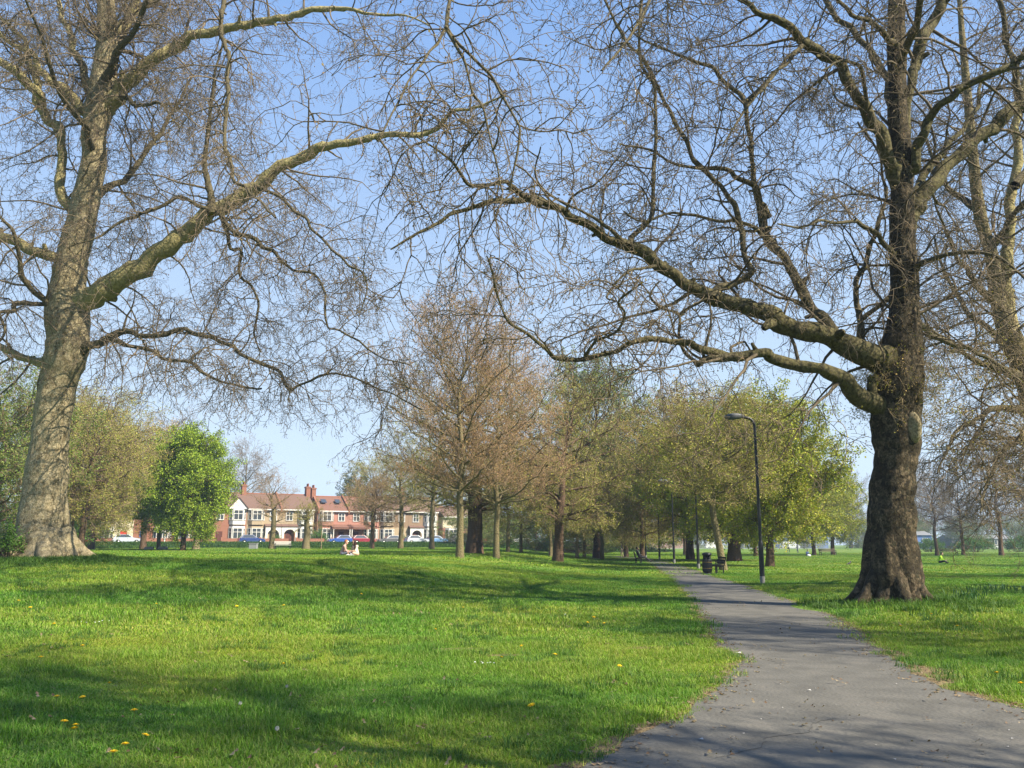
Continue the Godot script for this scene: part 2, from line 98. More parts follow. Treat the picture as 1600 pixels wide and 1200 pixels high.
func _ready() -> void:
	# ---- camera, sky, sun, exposure
	var cam := Camera3D.new()
	cam.name = "camera"
	cam.fov = 47.93
	cam.near = 0.1
	cam.far = 3000.0
	cam.position = Vector3(0, 1.6, 0)
	cam.rotation_degrees = Vector3(10.45, 0, 0)
	add_child(cam)
	cam.current = true
	var env := Environment.new()
	env.background_mode = Environment.BG_SKY
	var sky_mat := ProceduralSkyMaterial.new()
	sky_mat.sky_top_color = Color(0.036, 0.128, 0.345).linear_to_srgb()
	sky_mat.sky_horizon_color = Color(0.36, 0.435, 0.49).linear_to_srgb()
	sky_mat.sky_curve = 0.35
	sky_mat.ground_bottom_color = Color(0.12, 0.14, 0.09).linear_to_srgb()
	sky_mat.ground_horizon_color = Color(0.40, 0.46, 0.52).linear_to_srgb()
	sky_mat.sun_angle_max = 1.0
	var sky_res := Sky.new()
	sky_res.sky_material = sky_mat
	env.sky = sky_res
	env.tonemap_mode = Environment.TONE_MAPPER_LINEAR
	env.tonemap_exposure = 2.4
	env.sdfgi_enabled = true
	env.ssao_enabled = true
	env.ssil_enabled = true
	env.fog_enabled = true
	env.fog_density = 0.00045
	env.fog_light_color = Color(0.62, 0.70, 0.80)
	var we := WorldEnvironment.new()
	we.name = "world"
	we.environment = env
	add_child(we)
	var sun := DirectionalLight3D.new()
	sun.name = "sun"
	sun.light_energy = 1.6
	sun.light_angular_distance = 0.55
	sun.light_color = Color(1.0, 0.955, 0.87)
	sun.shadow_enabled = true
	add_child(sun)
	var az := deg_to_rad(119.0)
	var el := deg_to_rad(42.0)
	var to_sun := Vector3(sin(az) * cos(el), sin(el), -cos(az) * cos(el))
	sun.look_at_from_position(to_sun * 100.0, Vector3.ZERO, Vector3.UP)

	noise.seed = 11
	noise.noise_type = FastNoiseLite.TYPE_SIMPLEX_SMOOTH
	noise.frequency = 1.0
	noise.fractal_type = FastNoiseLite.FRACTAL_NONE
	rough.seed = 5
	rough.noise_type = FastNoiseLite.TYPE_SIMPLEX_SMOOTH
	rough.frequency = 1.0
	rough.fractal_octaves = 4
	make_materials()
	make_path_outline()
	# ---- the large structure
	build_ground()
	build_path()
	build_grass()
	build_street()
	# ---- trees
	build_sprays()
	build_plane_trees()
	build_park_trees()
	# ---- things
	build_houses()
	build_cars()
	build_street_things()
	build_park_things()
	build_people()
	build_far_things()
	build_flowers()

# ------------------------------------------------------------------ helpers
class MB:
	# collects triangles of one mesh; front faces run clockwise
	var v := PackedVector3Array()
	var n := PackedVector3Array()
	var c := PackedColorArray()
	var i := PackedInt32Array()
	var col := Color.WHITE
	func tri(a: Vector3, b: Vector3, d: Vector3) -> void:
		var nn := (d - a).cross(b - a).normalized()
		var k := v.size()
		v.append(a); v.append(b); v.append(d)
		n.append(nn); n.append(nn); n.append(nn)
		c.append(col); c.append(col); c.append(col)
		i.append(k); i.append(k + 1); i.append(k + 2)
	func quad(a: Vector3, b: Vector3, d: Vector3, e: Vector3) -> void:
		var nn := (d - a).cross(b - a).normalized()
		if nn == Vector3.ZERO:
			nn = (e - a).cross(d - a).normalized()
		var k := v.size()
		v.append(a); v.append(b); v.append(d); v.append(e)
		for q in 4:
			n.append(nn); c.append(col)
		i.append(k); i.append(k + 1); i.append(k + 2); i.append(k); i.append(k + 2); i.append(k + 3)
	func box(at: Vector3, size: Vector3, b := Basis.IDENTITY) -> void:
		var h := size * 0.5
		var p := []
		for q in 8:
			p.append(at + b * Vector3(h.x * (1 if q & 1 else -1), h.y * (1 if q & 2 else -1), h.z * (1 if q & 4 else -1)))
		quad(p[4], p[6], p[7], p[5])
		quad(p[1], p[3], p[2], p[0])
		quad(p[5], p[7], p[3], p[1])
		quad(p[0], p[2], p[6], p[4])
		quad(p[6], p[2], p[3], p[7])
		quad(p[0], p[4], p[5], p[1])
	func tube(pts: PackedVector3Array, rad: PackedFloat32Array, sides: int, cap := false) -> void:
		var m := pts.size()
		if m < 2:
			return
		var up := Vector3.ZERO
		var first := v.size()
		for k in m:
			var t := (pts[mini(k + 1, m - 1)] - pts[maxi(k - 1, 0)]).normalized()
			if k == 0:
				up = t.cross(Vector3(0.31, 0.2, 0.93) if absf(t.z) < 0.8 else Vector3(0.9, 0.3, 0.1)).normalized()
			up = (up - t * up.dot(t)).normalized()
			var side := t.cross(up)
			for s in sides:
				var a := TAU * s / sides
				var o := up * cos(a) + side * sin(a)
				v.append(pts[k] + o * rad[k])
				n.append(o)
				c.append(col)
		for k in m - 1:
			for s in sides:
				var s2 := (s + 1) % sides
				var a0 := first + k * sides + s
				var a1 := first + k * sides + s2
				var b0 := a0 + sides
				var b1 := a1 + sides
				i.append(a0); i.append(b0); i.append(b1)
				i.append(a0); i.append(b1); i.append(a1)
		if cap:
			for e in [0, m - 1]:
				var t2 := (pts[1] - pts[0]).normalized() * -1.0 if e == 0 else (pts[m - 1] - pts[m - 2]).normalized()
				var k0 := v.size()
				v.append(pts[e]); n.append(t2); c.append(col)
				for s in sides:
					v.append(v[first + e * sides + s]); n.append(t2); c.append(col)
				for s in sides:
					var s3 := (s + 1) % sides
					if e == 0:
						i.append(k0); i.append(k0 + 1 + s); i.append(k0 + 1 + s3)
					else:
						i.append(k0); i.append(k0 + 1 + s3); i.append(k0 + 1 + s)
	func lathe(profile: Array, sides: int, at := Vector3.ZERO, b := Basis.IDENTITY) -> void:
		# profile: [radius, height] from the bottom to the top
		var m := profile.size()
		var first := v.size()
		for k in m:
			var p0: Vector2 = Vector2(profile[maxi(k - 1, 0)][0], profile[maxi(k - 1, 0)][1])
			var p1: Vector2 = Vector2(profile[mini(k + 1, m - 1)][0], profile[mini(k + 1, m - 1)][1])
			var dd := (p1 - p0).normalized()
			for s in sides:
				var a := TAU * s / sides
				var o := Vector3(cos(a), 0, sin(a))
				v.append(at + b * (o * float(profile[k][0]) + Vector3(0, profile[k][1], 0)))
				n.append((b * (o * dd.y + Vector3(0, -dd.x, 0))).normalized())
				c.append(col)
		for k in m - 1:
			for s in sides:
				var s2 := (s + 1) % sides
				var a0 := first + k * sides + s
				var a1 := first + k * sides + s2
				i.append(a0); i.append(a1 + sides); i.append(a0 + sides)
				i.append(a0); i.append(a1); i.append(a1 + sides)
	func prism(outline: PackedVector2Array, z0: float, z1: float, b := Transform3D.IDENTITY) -> void:
		# an outline in x and y (any winding), drawn out along z
		var o := outline.duplicate()
		var area := 0.0
		for k in o.size():
			area += o[k].cross(o[(k + 1) % o.size()])
		if area < 0:
			o.reverse()
		var t := Geometry2D.triangulate_polygon(o)
		for k in range(0, t.size(), 3):
			var p := [o[t[k]], o[t[k + 1]], o[t[k + 2]]]
			if (p[1] - p[0]).cross(p[2] - p[0]) > 0:
				p.reverse()
			tri(b * Vector3(p[0].x, p[0].y, z1), b * Vector3(p[1].x, p[1].y, z1), b * Vector3(p[2].x, p[2].y, z1))
			tri(b * Vector3(p[2].x, p[2].y, z0), b * Vector3(p[1].x, p[1].y, z0), b * Vector3(p[0].x, p[0].y, z0))
		for k in o.size():
			var a := o[k]
			var e := o[(k + 1) % o.size()]
			quad(b * Vector3(a.x, a.y, z0), b * Vector3(a.x, a.y, z1), b * Vector3(e.x, e.y, z1), b * Vector3(e.x, e.y, z0))
	func arrays() -> Array:
		var a := []
		a.resize(Mesh.ARRAY_MAX)
		a[Mesh.ARRAY_VERTEX] = v
		a[Mesh.ARRAY_NORMAL] = n
		a[Mesh.ARRAY_COLOR] = c
		a[Mesh.ARRAY_INDEX] = i
		return a
	func mesh(mat: Material) -> ArrayMesh:
		var m := ArrayMesh.new()
		m.add_surface_from_arrays(Mesh.PRIMITIVE_TRIANGLES, arrays())
		m.surface_set_material(0, mat)
		return m

func numbered(called: String) -> String:
	var k: int = taken.get(called, 0)
	taken[called] = k + 1
	return called if k == 0 else "%s_%03d" % [called, k]

func obj(called: String, mb: MB, mat: Material, parent: Node = null) -> MeshInstance3D:
	var o := MeshInstance3D.new()
	o.mesh = mb.mesh(mat)
	if parent == null:
		o.name = numbered(called)
		add_child(o)
	else:
		o.name = called
		parent.add_child(o, true)
	return o

func inst(called: String, mesh: Mesh, parent: Node, tr := Transform3D.IDENTITY) -> MeshInstance3D:
	var o := MeshInstance3D.new()
	o.mesh = mesh
	o.name = called
	o.transform = tr
	parent.add_child(o, true)
	return o

func tag(o: Node, label: String, category := "", group := "", kind := "") -> Node:
	if label: o.set_meta("label", label)
	if category: o.set_meta("category", category)
	if group: o.set_meta("group", group)
	if kind: o.set_meta("kind", kind)
	return o

func thing(called: String, label: String, category: String, at := Vector3.ZERO, turn := 0.0, group := "") -> Node3D:
	var o := Node3D.new()
	o.name = numbered(called)
	add_child(o)
	o.position = at
	o.rotation.y = turn
	tag(o, label, category, group)
	return o

func part(called: String, parent: Node) -> Node3D:
	var o := Node3D.new()
	o.name = called
	parent.add_child(o, true)
	return o

func copy(src: Node3D, label: String, at: Vector3, turn := 0.0, size := Vector3.ONE) -> Node3D:
	var o: Node3D = src.duplicate()
	o.name = numbered(src.get_meta("base_name", String(src.name)))
	add_child(o)
	o.transform = Transform3D(Basis(Vector3.UP, turn).scaled_local(size), at)
	o.set_meta("label", label)
	return o

func multi(called: String, mesh: Mesh, xf: Array, parent: Node, colors := PackedColorArray()) -> MultiMeshInstance3D:
	var mm := MultiMesh.new()
	mm.transform_format = MultiMesh.TRANSFORM_3D
	mm.use_colors = colors.size() > 0
	mm.mesh = mesh
	mm.instance_count = xf.size()
	for k in xf.size():
		mm.set_instance_transform(k, xf[k])
		if colors.size():
			mm.set_instance_color(k, colors[k])
	var o := MultiMeshInstance3D.new()
	o.name = called
	o.multimesh = mm
	parent.add_child(o, true)
	o.set_meta("kind", "stuff")
	return o

func gen(s: int) -> RandomNumberGenerator:
	var r := RandomNumberGenerator.new()
	r.seed = s
	return r

func rv(r: RandomNumberGenerator) -> Vector3:
	return Vector3(r.randf_range(-1, 1), r.randf_range(-1, 1), r.randf_range(-1, 1))

func lin(r: float, g: float, b: float) -> Color:
	return Color(r, g, b).linear_to_srgb()

func mat(r: float, g: float, b: float, roughness := 0.8, metallic := 0.0, spec := 0.4) -> StandardMaterial3D:
	var m := StandardMaterial3D.new()
	m.albedo_color = lin(r, g, b)
	m.roughness = roughness
	m.metallic = metallic
	m.metallic_specular = spec
	return m

func noise_tex(size: int, freq: float, type: int, octaves: int, stops: Array, colors: Array, seed_ := 1, constant := false) -> NoiseTexture2D:
	var f := FastNoiseLite.new()
	f.seed = seed_
	f.noise_type = type
	f.frequency = freq
	f.fractal_octaves = octaves
	var t := NoiseTexture2D.new()
	t.width = size
	t.height = size
	t.seamless = true
	t.noise = f
	if stops.size():
		var g := Gradient.new()
		g.offsets = PackedFloat32Array(stops)
		var pc := PackedColorArray()
		for q in colors:
			pc.append(lin(q[0], q[1], q[2]))
		g.colors = pc
		if constant:
			g.interpolation_mode = Gradient.GRADIENT_INTERPOLATE_CONSTANT
		t.color_ramp = g
	return t

func tri_mat(tex: Texture2D, scale: float, bump: Texture2D = null, bump_cm := 0.0, roughness := 0.9, world := true) -> StandardMaterial3D:
	var m := StandardMaterial3D.new()
	m.albedo_texture = tex
	m.roughness = roughness
	m.metallic_specular = 0.3
	m.uv1_triplanar = true
	m.uv1_world_triplanar = world
	m.uv1_scale = Vector3.ONE * scale
	if bump:
		m.heightmap_enabled = true
		m.heightmap_texture = bump
		m.heightmap_scale = bump_cm
	return m

func plate_bark(colors: Array, s: int, scale: Vector3, depth: float) -> StandardMaterial3D:
	# flaking plates of different age, each its own tone, over a fine grain
	var f := FastNoiseLite.new()
	f.seed = s
	f.noise_type = FastNoiseLite.TYPE_CELLULAR
	f.frequency = 0.018
	f.cellular_return_type = FastNoiseLite.RETURN_CELL_VALUE
	f.cellular_jitter = 1.0
	f.fractal_type = FastNoiseLite.FRACTAL_FBM
	f.fractal_octaves = 2
	f.fractal_gain = 0.55
	f.domain_warp_enabled = true
	f.domain_warp_amplitude = 34.0
	f.domain_warp_frequency = 0.03
	f.domain_warp_fractal_octaves = 3
	var t := NoiseTexture2D.new()
	t.width = 1024
	t.height = 1024
	t.seamless = true
	t.seamless_blend_skirt = 0.1
	t.noise = f
	var g := Gradient.new()
	var offs := PackedFloat32Array()
	var pc := PackedColorArray()
	for k in colors.size():
		offs.append(0.12 + 0.76 * k / (colors.size() - 1.0))
		pc.append(lin(colors[k][0], colors[k][1], colors[k][2]))
	g.offsets = offs
	g.colors = pc
	t.color_ramp = g
	var h := NoiseTexture2D.new()
	h.width = 1024
	h.height = 1024
	h.seamless = true
	h.seamless_blend_skirt = 0.1
	h.noise = f
	var m := tri_mat(t, 1.0, h, depth, 0.92)
	m.uv1_scale = scale
	m.detail_enabled = true
	m.detail_blend_mode = BaseMaterial3D.BLEND_MODE_MUL
	m.detail_uv_layer = BaseMaterial3D.DETAIL_UV_2
	m.detail_albedo = noise_tex(512, 0.05, FastNoiseLite.TYPE_SIMPLEX_SMOOTH, 5, [0.25, 0.42, 0.55, 0.75], [[0.35, 0.33, 0.28], [0.7, 0.68, 0.62], [0.95, 0.94, 0.9], [1.0, 1.0, 1.0]], s + 1)
	m.uv2_triplanar = true
	m.uv2_world_triplanar = true
	m.uv2_scale = Vector3(0.9, 0.55, 0.9)
	return m

func make_materials() -> void:
	var S := FastNoiseLite.TYPE_SIMPLEX_SMOOTH
	var C := FastNoiseLite.TYPE_CELLULAR
	var fine := noise_tex(512, 0.02, S, 5, [], [])
	M.bark_pale = plate_bark([[0.11, 0.09, 0.05], [0.18, 0.148, 0.085], [0.30, 0.25, 0.155], [0.38, 0.325, 0.215], [0.21, 0.185, 0.105], [0.46, 0.40, 0.29], [0.20, 0.18, 0.10]], 3, Vector3(0.55, 0.36, 0.55), 1.6)
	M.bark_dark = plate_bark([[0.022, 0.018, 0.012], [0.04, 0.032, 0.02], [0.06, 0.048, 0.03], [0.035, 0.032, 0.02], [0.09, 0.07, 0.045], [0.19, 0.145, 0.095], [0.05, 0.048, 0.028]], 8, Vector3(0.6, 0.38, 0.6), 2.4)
	M.bark_limb = tri_mat(noise_tex(512, 0.02, S, 4, [0.0, 0.38, 0.5, 0.62, 0.8],
		[[0.13, 0.115, 0.05], [0.21, 0.185, 0.08], [0.29, 0.25, 0.12], [0.35, 0.30, 0.16], [0.25, 0.225, 0.085]], 13), 0.7, fine, 3.0)
	M.bark_limb_dark = tri_mat(noise_tex(512, 0.02, S, 4, [0.0, 0.38, 0.5, 0.62, 0.8],
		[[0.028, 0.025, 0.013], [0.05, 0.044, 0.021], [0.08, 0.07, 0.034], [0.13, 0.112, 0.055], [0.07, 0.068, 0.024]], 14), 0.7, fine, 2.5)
	M.bark_thin = tri_mat(noise_tex(512, 0.03, S, 4, [0.2, 0.42, 0.55, 0.75], [[0.045, 0.038, 0.022], [0.075, 0.064, 0.036], [0.105, 0.088, 0.05], [0.14, 0.12, 0.07]], 15), 1.1, fine, 1.5)
	M.bark_park = tri_mat(noise_tex(512, 0.03, S, 4, [0.2, 0.45, 0.6, 0.8],
		[[0.08, 0.066, 0.036], [0.15, 0.125, 0.065], [0.21, 0.175, 0.095], [0.13, 0.115, 0.055]], 17), 0.8, fine, 4.0)
	M.bark_brown = tri_mat(noise_tex(512, 0.03, S, 4, [0.2, 0.45, 0.6, 0.8],
		[[0.05, 0.032, 0.02], [0.095, 0.062, 0.038], [0.14, 0.092, 0.06], [0.085, 0.06, 0.04]], 19), 0.8, fine, 4.0)
	M.twig = mat(0.145, 0.112, 0.072, 0.85)
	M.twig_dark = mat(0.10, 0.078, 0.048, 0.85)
	M.twig_red = mat(0.29, 0.195, 0.12, 0.85)
	M.twig_tan = mat(0.27, 0.205, 0.11, 0.85)
	M.twig_grey = mat(0.22, 0.18, 0.15, 0.85)
	M.leaf = StandardMaterial3D.new()
	M.leaf.vertex_color_use_as_albedo = true
	M.leaf.roughness = 0.6
	M.leaf.metallic_specular = 0.3
	M.leaf.backlight_enabled = true
	M.leaf.backlight = Color(0.7, 0.7, 0.5)
	M.grass = StandardMaterial3D.new()
	M.grass.vertex_color_use_as_albedo = true
	M.grass.roughness = 0.55
	M.grass.metallic_specular = 0.35
	M.grass.backlight_enabled = true
	M.grass.backlight = Color(0.75, 0.8, 0.5)
	var lawn_tex := noise_tex(1024, 0.05, S, 6, [0.2, 0.42, 0.55, 0.75],
		[[0.085, 0.125, 0.02], [0.12, 0.18, 0.026], [0.15, 0.215, 0.032], [0.18, 0.22, 0.05]], 23)
	M.lawn = tri_mat(lawn_tex, 0.35, fine, 6.0, 1.0)
	M.lawn.vertex_color_use_as_albedo = true
	M.bank = tri_mat(noise_tex(512, 0.05, S, 5, [0.2, 0.45, 0.6, 0.8],
		[[0.035, 0.07, 0.012], [0.05, 0.11, 0.018], [0.07, 0.14, 0.022], [0.10, 0.15, 0.03]], 29), 0.5, fine, 6.0, 1.0)
	M.asphalt = tri_mat(noise_tex(1024, 0.006, S, 7, [0.25, 0.42, 0.55, 0.72],
		[[0.118, 0.113, 0.099], [0.130, 0.125, 0.109], [0.138, 0.132, 0.115], [0.150, 0.143, 0.124]], 31), 0.23, noise_tex(512, 0.15, S, 2, [], []), 0.6, 0.95)
	M.asphalt.detail_enabled = true
	M.asphalt.detail_blend_mode = BaseMaterial3D.BLEND_MODE_MUL
	M.asphalt.detail_uv_layer = BaseMaterial3D.DETAIL_UV_2
	M.asphalt.detail_albedo = noise_tex(512, 0.28, S, 2, [0.2, 0.45, 0.6, 0.78, 0.82],
		[[0.45, 0.45, 0.45], [0.85, 0.85, 0.85], [1.0, 1.0, 1.0], [1.0, 1.0, 1.0], [1.6, 1.6, 1.6]], 37)
	M.asphalt.uv2_triplanar = true
	M.asphalt.uv2_world_triplanar = true
	M.asphalt.uv2_scale = Vector3.ONE * 1.4
	M.soil = tri_mat(noise_tex(512, 0.06, S, 5, [0.2, 0.45, 0.6, 0.8],
		[[0.09, 0.065, 0.035], [0.17, 0.12, 0.065], [0.24, 0.18, 0.10], [0.15, 0.14, 0.05]], 41), 1.2, fine, 3.0, 1.0)
	M.road = mat(0.10, 0.098, 0.095, 0.9)
	M.paving = mat(0.22, 0.21, 0.19, 0.9)
	M.black_paint = mat(0.012, 0.013, 0.013, 0.4, 0.0, 0.5)
	M.grey_paint = mat(0.20, 0.20, 0.19, 0.5)
	M.gold_paint = mat(0.35, 0.22, 0.06, 0.4)
	M.glass_lamp = mat(0.45, 0.45, 0.42, 0.2, 0.0, 0.6)
	M.white_paint = mat(0.60, 0.59, 0.55, 0.6)
	M.cream = mat(0.55, 0.49, 0.34, 0.8)
	M.pane = mat(0.05, 0.06, 0.07, 0.08, 0.0, 0.7)
	M.brick = tri_mat(noise_tex(512, 0.08, S, 4, [0.2, 0.5, 0.8], [[0.19, 0.085, 0.055], [0.26, 0.12, 0.08], [0.31, 0.155, 0.105]], 43), 0.6, null, 0.0, 0.95)
	M.brick_pink = tri_mat(noise_tex(512, 0.08, S, 4, [0.2, 0.5, 0.8], [[0.28, 0.135, 0.10], [0.35, 0.175, 0.135], [0.40, 0.215, 0.165]], 47), 0.6, null, 0.0, 0.95)
	M.render_tan = mat(0.33, 0.26, 0.17, 0.95)
	M.render_cream = mat(0.50, 0.45, 0.32, 0.95)
	M.render_brown = mat(0.22, 0.155, 0.10, 0.95)
	M.tile = tri_mat(noise_tex(512, 0.05, S, 5, [0.2, 0.45, 0.6, 0.8], [[0.11, 0.068, 0.052], [0.15, 0.092, 0.07], [0.18, 0.112, 0.086], [0.145, 0.102, 0.08]], 53), 0.5, null, 0.0, 0.9)
	M.tile_red = tri_mat(noise_tex(512, 0.05, S, 5, [0.2, 0.45, 0.6, 0.8], [[0.135, 0.07, 0.051], [0.18, 0.092, 0.067], [0.205, 0.108, 0.08], [0.17, 0.098, 0.073]], 59), 0.5, null, 0.0, 0.9)
	M.clay = mat(0.24, 0.10, 0.06, 0.9)
	M.dark = mat(0.02, 0.018, 0.016, 0.9)
	M.tyre = mat(0.015, 0.015, 0.015, 0.9)
	M.rim = mat(0.45, 0.45, 0.46, 0.35, 0.8)
	M.red_lamp = mat(0.4, 0.02, 0.02, 0.3)
	M.wood = mat(0.07, 0.05, 0.033, 0.8)
	M.stone = tri_mat(noise_tex(256, 0.05, S, 4, [0.2, 0.8], [[0.28, 0.26, 0.22], [0.45, 0.42, 0.36]], 61), 1.0, null, 0.0, 0.95)

# ------------------------------------------------------------------ terrain
const SPINE := [[-30.0, 1.5], [0.0, 2.0], [12.0, 4.2], [20.0, 5.6], [40.0, 8.3], [70.0, 12.0], [110.0, 13.0], [400.0, 13.0]]

func spine(d: float) -> float:
	for k in SPINE.size() - 1:
		if d < SPINE[k + 1][0]:
			return lerpf(SPINE[k][1], SPINE[k + 1][1], clampf((d - SPINE[k][0]) / (SPINE[k + 1][0] - SPINE[k][0]), 0, 1))
	return 13.0

const ROW := Vector3(-64.3, 0, -140.0)
const ALONG := Vector3(0.88, 0, -0.475)
const FRONT := Vector3(0.475, 0, 0.88)

func row_s(x: float, z: float) -> float:
	return (x - ROW.x) * FRONT.x + (z - ROW.z) * FRONT.z

func row_q(x: float, z: float) -> float:
	return (x - ROW.x) * ALONG.x + (z - ROW.z) * ALONG.z

func bank_share(x: float, z: float) -> float:
	var s := row_s(x, z)
	if s > 26.0:
		return 0.0
	return smoothstep(24.0, 16.5, s) * smoothstep(100.0, 80.0, row_q(x, z))

func land(x: float, z: float) -> float:
	var d := -z
	var to_path := spine(d) - x
	var h := 0.92 * smoothstep(9.0, 36.0, d) * smoothstep(2.5, 17.5, to_path)
	h += 0.11 * smoothstep(1.9, 4.5, -to_path) * smoothstep(6.0, 12.0, d) * smoothstep(60.0, 30.0, d)
	h += 0.15 * exp(-((x - 9.7) ** 2 + (z + 22.3) ** 2) / 2.6)
	h += 0.14 * exp(-((x + 18.1) ** 2 + (z + 34.0) ** 2) / 16.0)
	var away := smoothstep(1.8, 4.5, absf(to_path))
	if d < 14.0:
		away *= smoothstep(-0.3, 1.2, 0.5 - x) if x < 3.0 else smoothstep(5.6, 7.5, x) * smoothstep(8.0, 9.5, d)
	h += away * (0.035 * noise.get_noise_2d(x * 0.35, z * 0.35) + 0.05 * noise.get_noise_2d(x * 0.09, z * 0.09))
	var k := bank_share(x, z)
	return lerpf(h, 1.5, k)

func spot(x: float, z: float, sink := 0.0) -> Vector3:
	return Vector3(x, land(x, z) - sink, z)

func make_path_outline() -> void:
	var r := gen(77)
	var left := PackedVector2Array([Vector2(-1.6, 8.0), Vector2(-1.4, -1.0), Vector2(-0.6, -4.2)])
	for p in PATH_LEFT: left.append(Vector2(p[0], p[1]))
	var right := PackedVector2Array([Vector2(22.0, 3.0), Vector2(22.0, -4.2), Vector2(13.0, -5.6), Vector2(8.5, -6.4), Vector2(6.4, -7.1)])
	for p in PATH_RIGHT: right.append(Vector2(p[0], p[1]))
	var out := PackedVector2Array()
	for side in [left, right]:
		var fine := PackedVector2Array()
		for k in side.size() - 1:
			var a: Vector2 = side[k]
			var b: Vector2 = side[k + 1]
			var a0: Vector2 = side[maxi(k - 1, 0)]
			var b1: Vector2 = side[mini(k + 2, side.size() - 1)]
			var steps := clampi(int(a.distance_to(b) / 0.16), 1, 40)
			for s in steps:
				var t := float(s) / steps
				var p := a.cubic_interpolate(b, a0, b1, t) if a.y < -5.0 else a.lerp(b, t)
				var nn := Vector2(-(b - a).y, (b - a).x).normalized()
				fine.append(p + nn * (0.045 * noise.get_noise_2d(p.x * 3.0 + 9.0, p.y * 3.0) + 0.06 * noise.get_noise_2d(p.x * 0.9, p.y * 0.9) + r.randf_range(-0.012, 0.012)))
		fine.append(side[side.size() - 1])
		if side == right:
			fine.reverse()
		out.append_array(fine)
	path_poly = out

func on_path(x: float, z: float) -> bool:
	if z < -118.0 or (z < -14.0 and absf(x - spine(-z)) > 3.2):
		return false
	return Geometry2D.is_point_in_polygon(Vector2(x, z), path_poly)

func sheet(called: String, poly: PackedVector2Array, y: float, m: Material) -> MeshInstance3D:
	var mb := MB.new()
	var t := Geometry2D.triangulate_polygon(poly)
	for p in poly:
		mb.v.append(Vector3(p.x, y, p.y)); mb.n.append(Vector3.UP); mb.c.append(Color.WHITE)
	for k in range(0, t.size(), 3):
		var a := poly[t[k]]; var b := poly[t[k + 1]]; var c := poly[t[k + 2]]
		if (b - a).cross(c - a) > 0:
			mb.i.append_array(PackedInt32Array([t[k], t[k + 1], t[k + 2]]))
		else:
			mb.i.append_array(PackedInt32Array([t[k], t[k + 2], t[k + 1]]))
	var o := obj(called, mb, m)
	o.set_meta("kind", "structure")
	return o

func lawn_tone(x: float, z: float) -> Color:
	# the mix of grasses changes in patches: lush dark green, and shorter yellow-green turf
	var a := 0.5 + 0.5 * noise.get_noise_2d(x * 0.16 + 40.0, z * 0.16)
	var b := 0.5 + 0.5 * noise.get_noise_2d(x * 0.55 + 11.0, z * 0.55 + 7.0)
	var t := clampf(a * 0.75 + b * 0.45 - 0.1, 0.0, 1.0)
	return Color(0.60, 0.88, 0.70).lerp(Color(1.42, 1.2, 1.0), smoothstep(0.1, 0.9, t))

func build_ground() -> void:
	var xs := PackedFloat32Array()
	var zs := PackedFloat32Array()
	var x := -420.0
	while x <= 420.0:
		xs.append(x)
		var a := absf(x)
		x += 0.5 if a < 26.0 else (2.0 if a < 90.0 else 15.0)
	var z := 30.0
	while z >= -800.0:
		zs.append(z)
		z -= (2.0 if z > 4.0 else (0.5 if z > -45.0 else (2.0 if z > -210.0 else 20.0)))
	var mb := MB.new()
	for zz in zs:
		for xx in xs:
			var y := land(xx, zz)
			mb.v.append(Vector3(xx, y, zz))
			mb.n.append(Vector3(land(xx - 0.3, zz) - land(xx + 0.3, zz), 0.6, land(xx, zz - 0.3) - land(xx, zz + 0.3)).normalized())
			mb.c.append(lawn_tone(xx, zz))
	var w := xs.size()
	for j in zs.size() - 1:
		for k in w - 1:
			var a := j * w + k
			mb.i.append_array(PackedInt32Array([a, a + w + 1, a + 1, a, a + w, a + w + 1]))
	var o := obj("ground", mb, M.lawn)
	tag(o, "wide green park lawn rolling gently up to the west", "", "", "structure")

func build_path() -> void:
	var o := sheet("path", path_poly, 0.012, M.asphalt)
	tag(o, "grey asphalt footpath winding away past the plane tree", "", "", "structure")
	# bare trodden soil along both edges
	var grown := Geometry2D.offset_polygon(path_poly, 0.15, Geometry2D.JOIN_MITER)
	var edge: PackedVector2Array = grown[0]
	var ragged := PackedVector2Array()
	for p in edge:
		ragged.append(p + Vector2(noise.get_noise_2d(p.x * 2.2, p.y * 2.2), noise.get_noise_2d(p.x * 2.2 + 50.0, p.y * 2.2)) * 0.17)
	var ok := Geometry2D.triangulate_polygon(ragged)
	bare_poly = ragged
	var so := sheet("path_edge_soil", ragged if ok.size() else edge, 0.007, M.soil)
	tag(so, "strip of bare brown soil along the path edge", "", "", "structure")
	# worn bare patches in the lawn
	for s in BARE:
		var pts := PackedVector2Array()
		for k in 26:
			var a := TAU * k / 26
			var q := Vector2(cos(a) * s[2], sin(a) * s[3]) * (1.0 + 0.5 * noise.get_noise_2d(cos(a) * 1.5 + s[0], sin(a) * 1.5))
			pts.append(Vector2(s[0], s[1]) + q)
		var b := sheet("bare_soil", pts, land(s[0], s[1]) + (0.0095 if s[0] > 5.0 else 0.012), M.soil)
		tag(b, "small patch of bare tan soil worn into the grass", "", "", "structure")

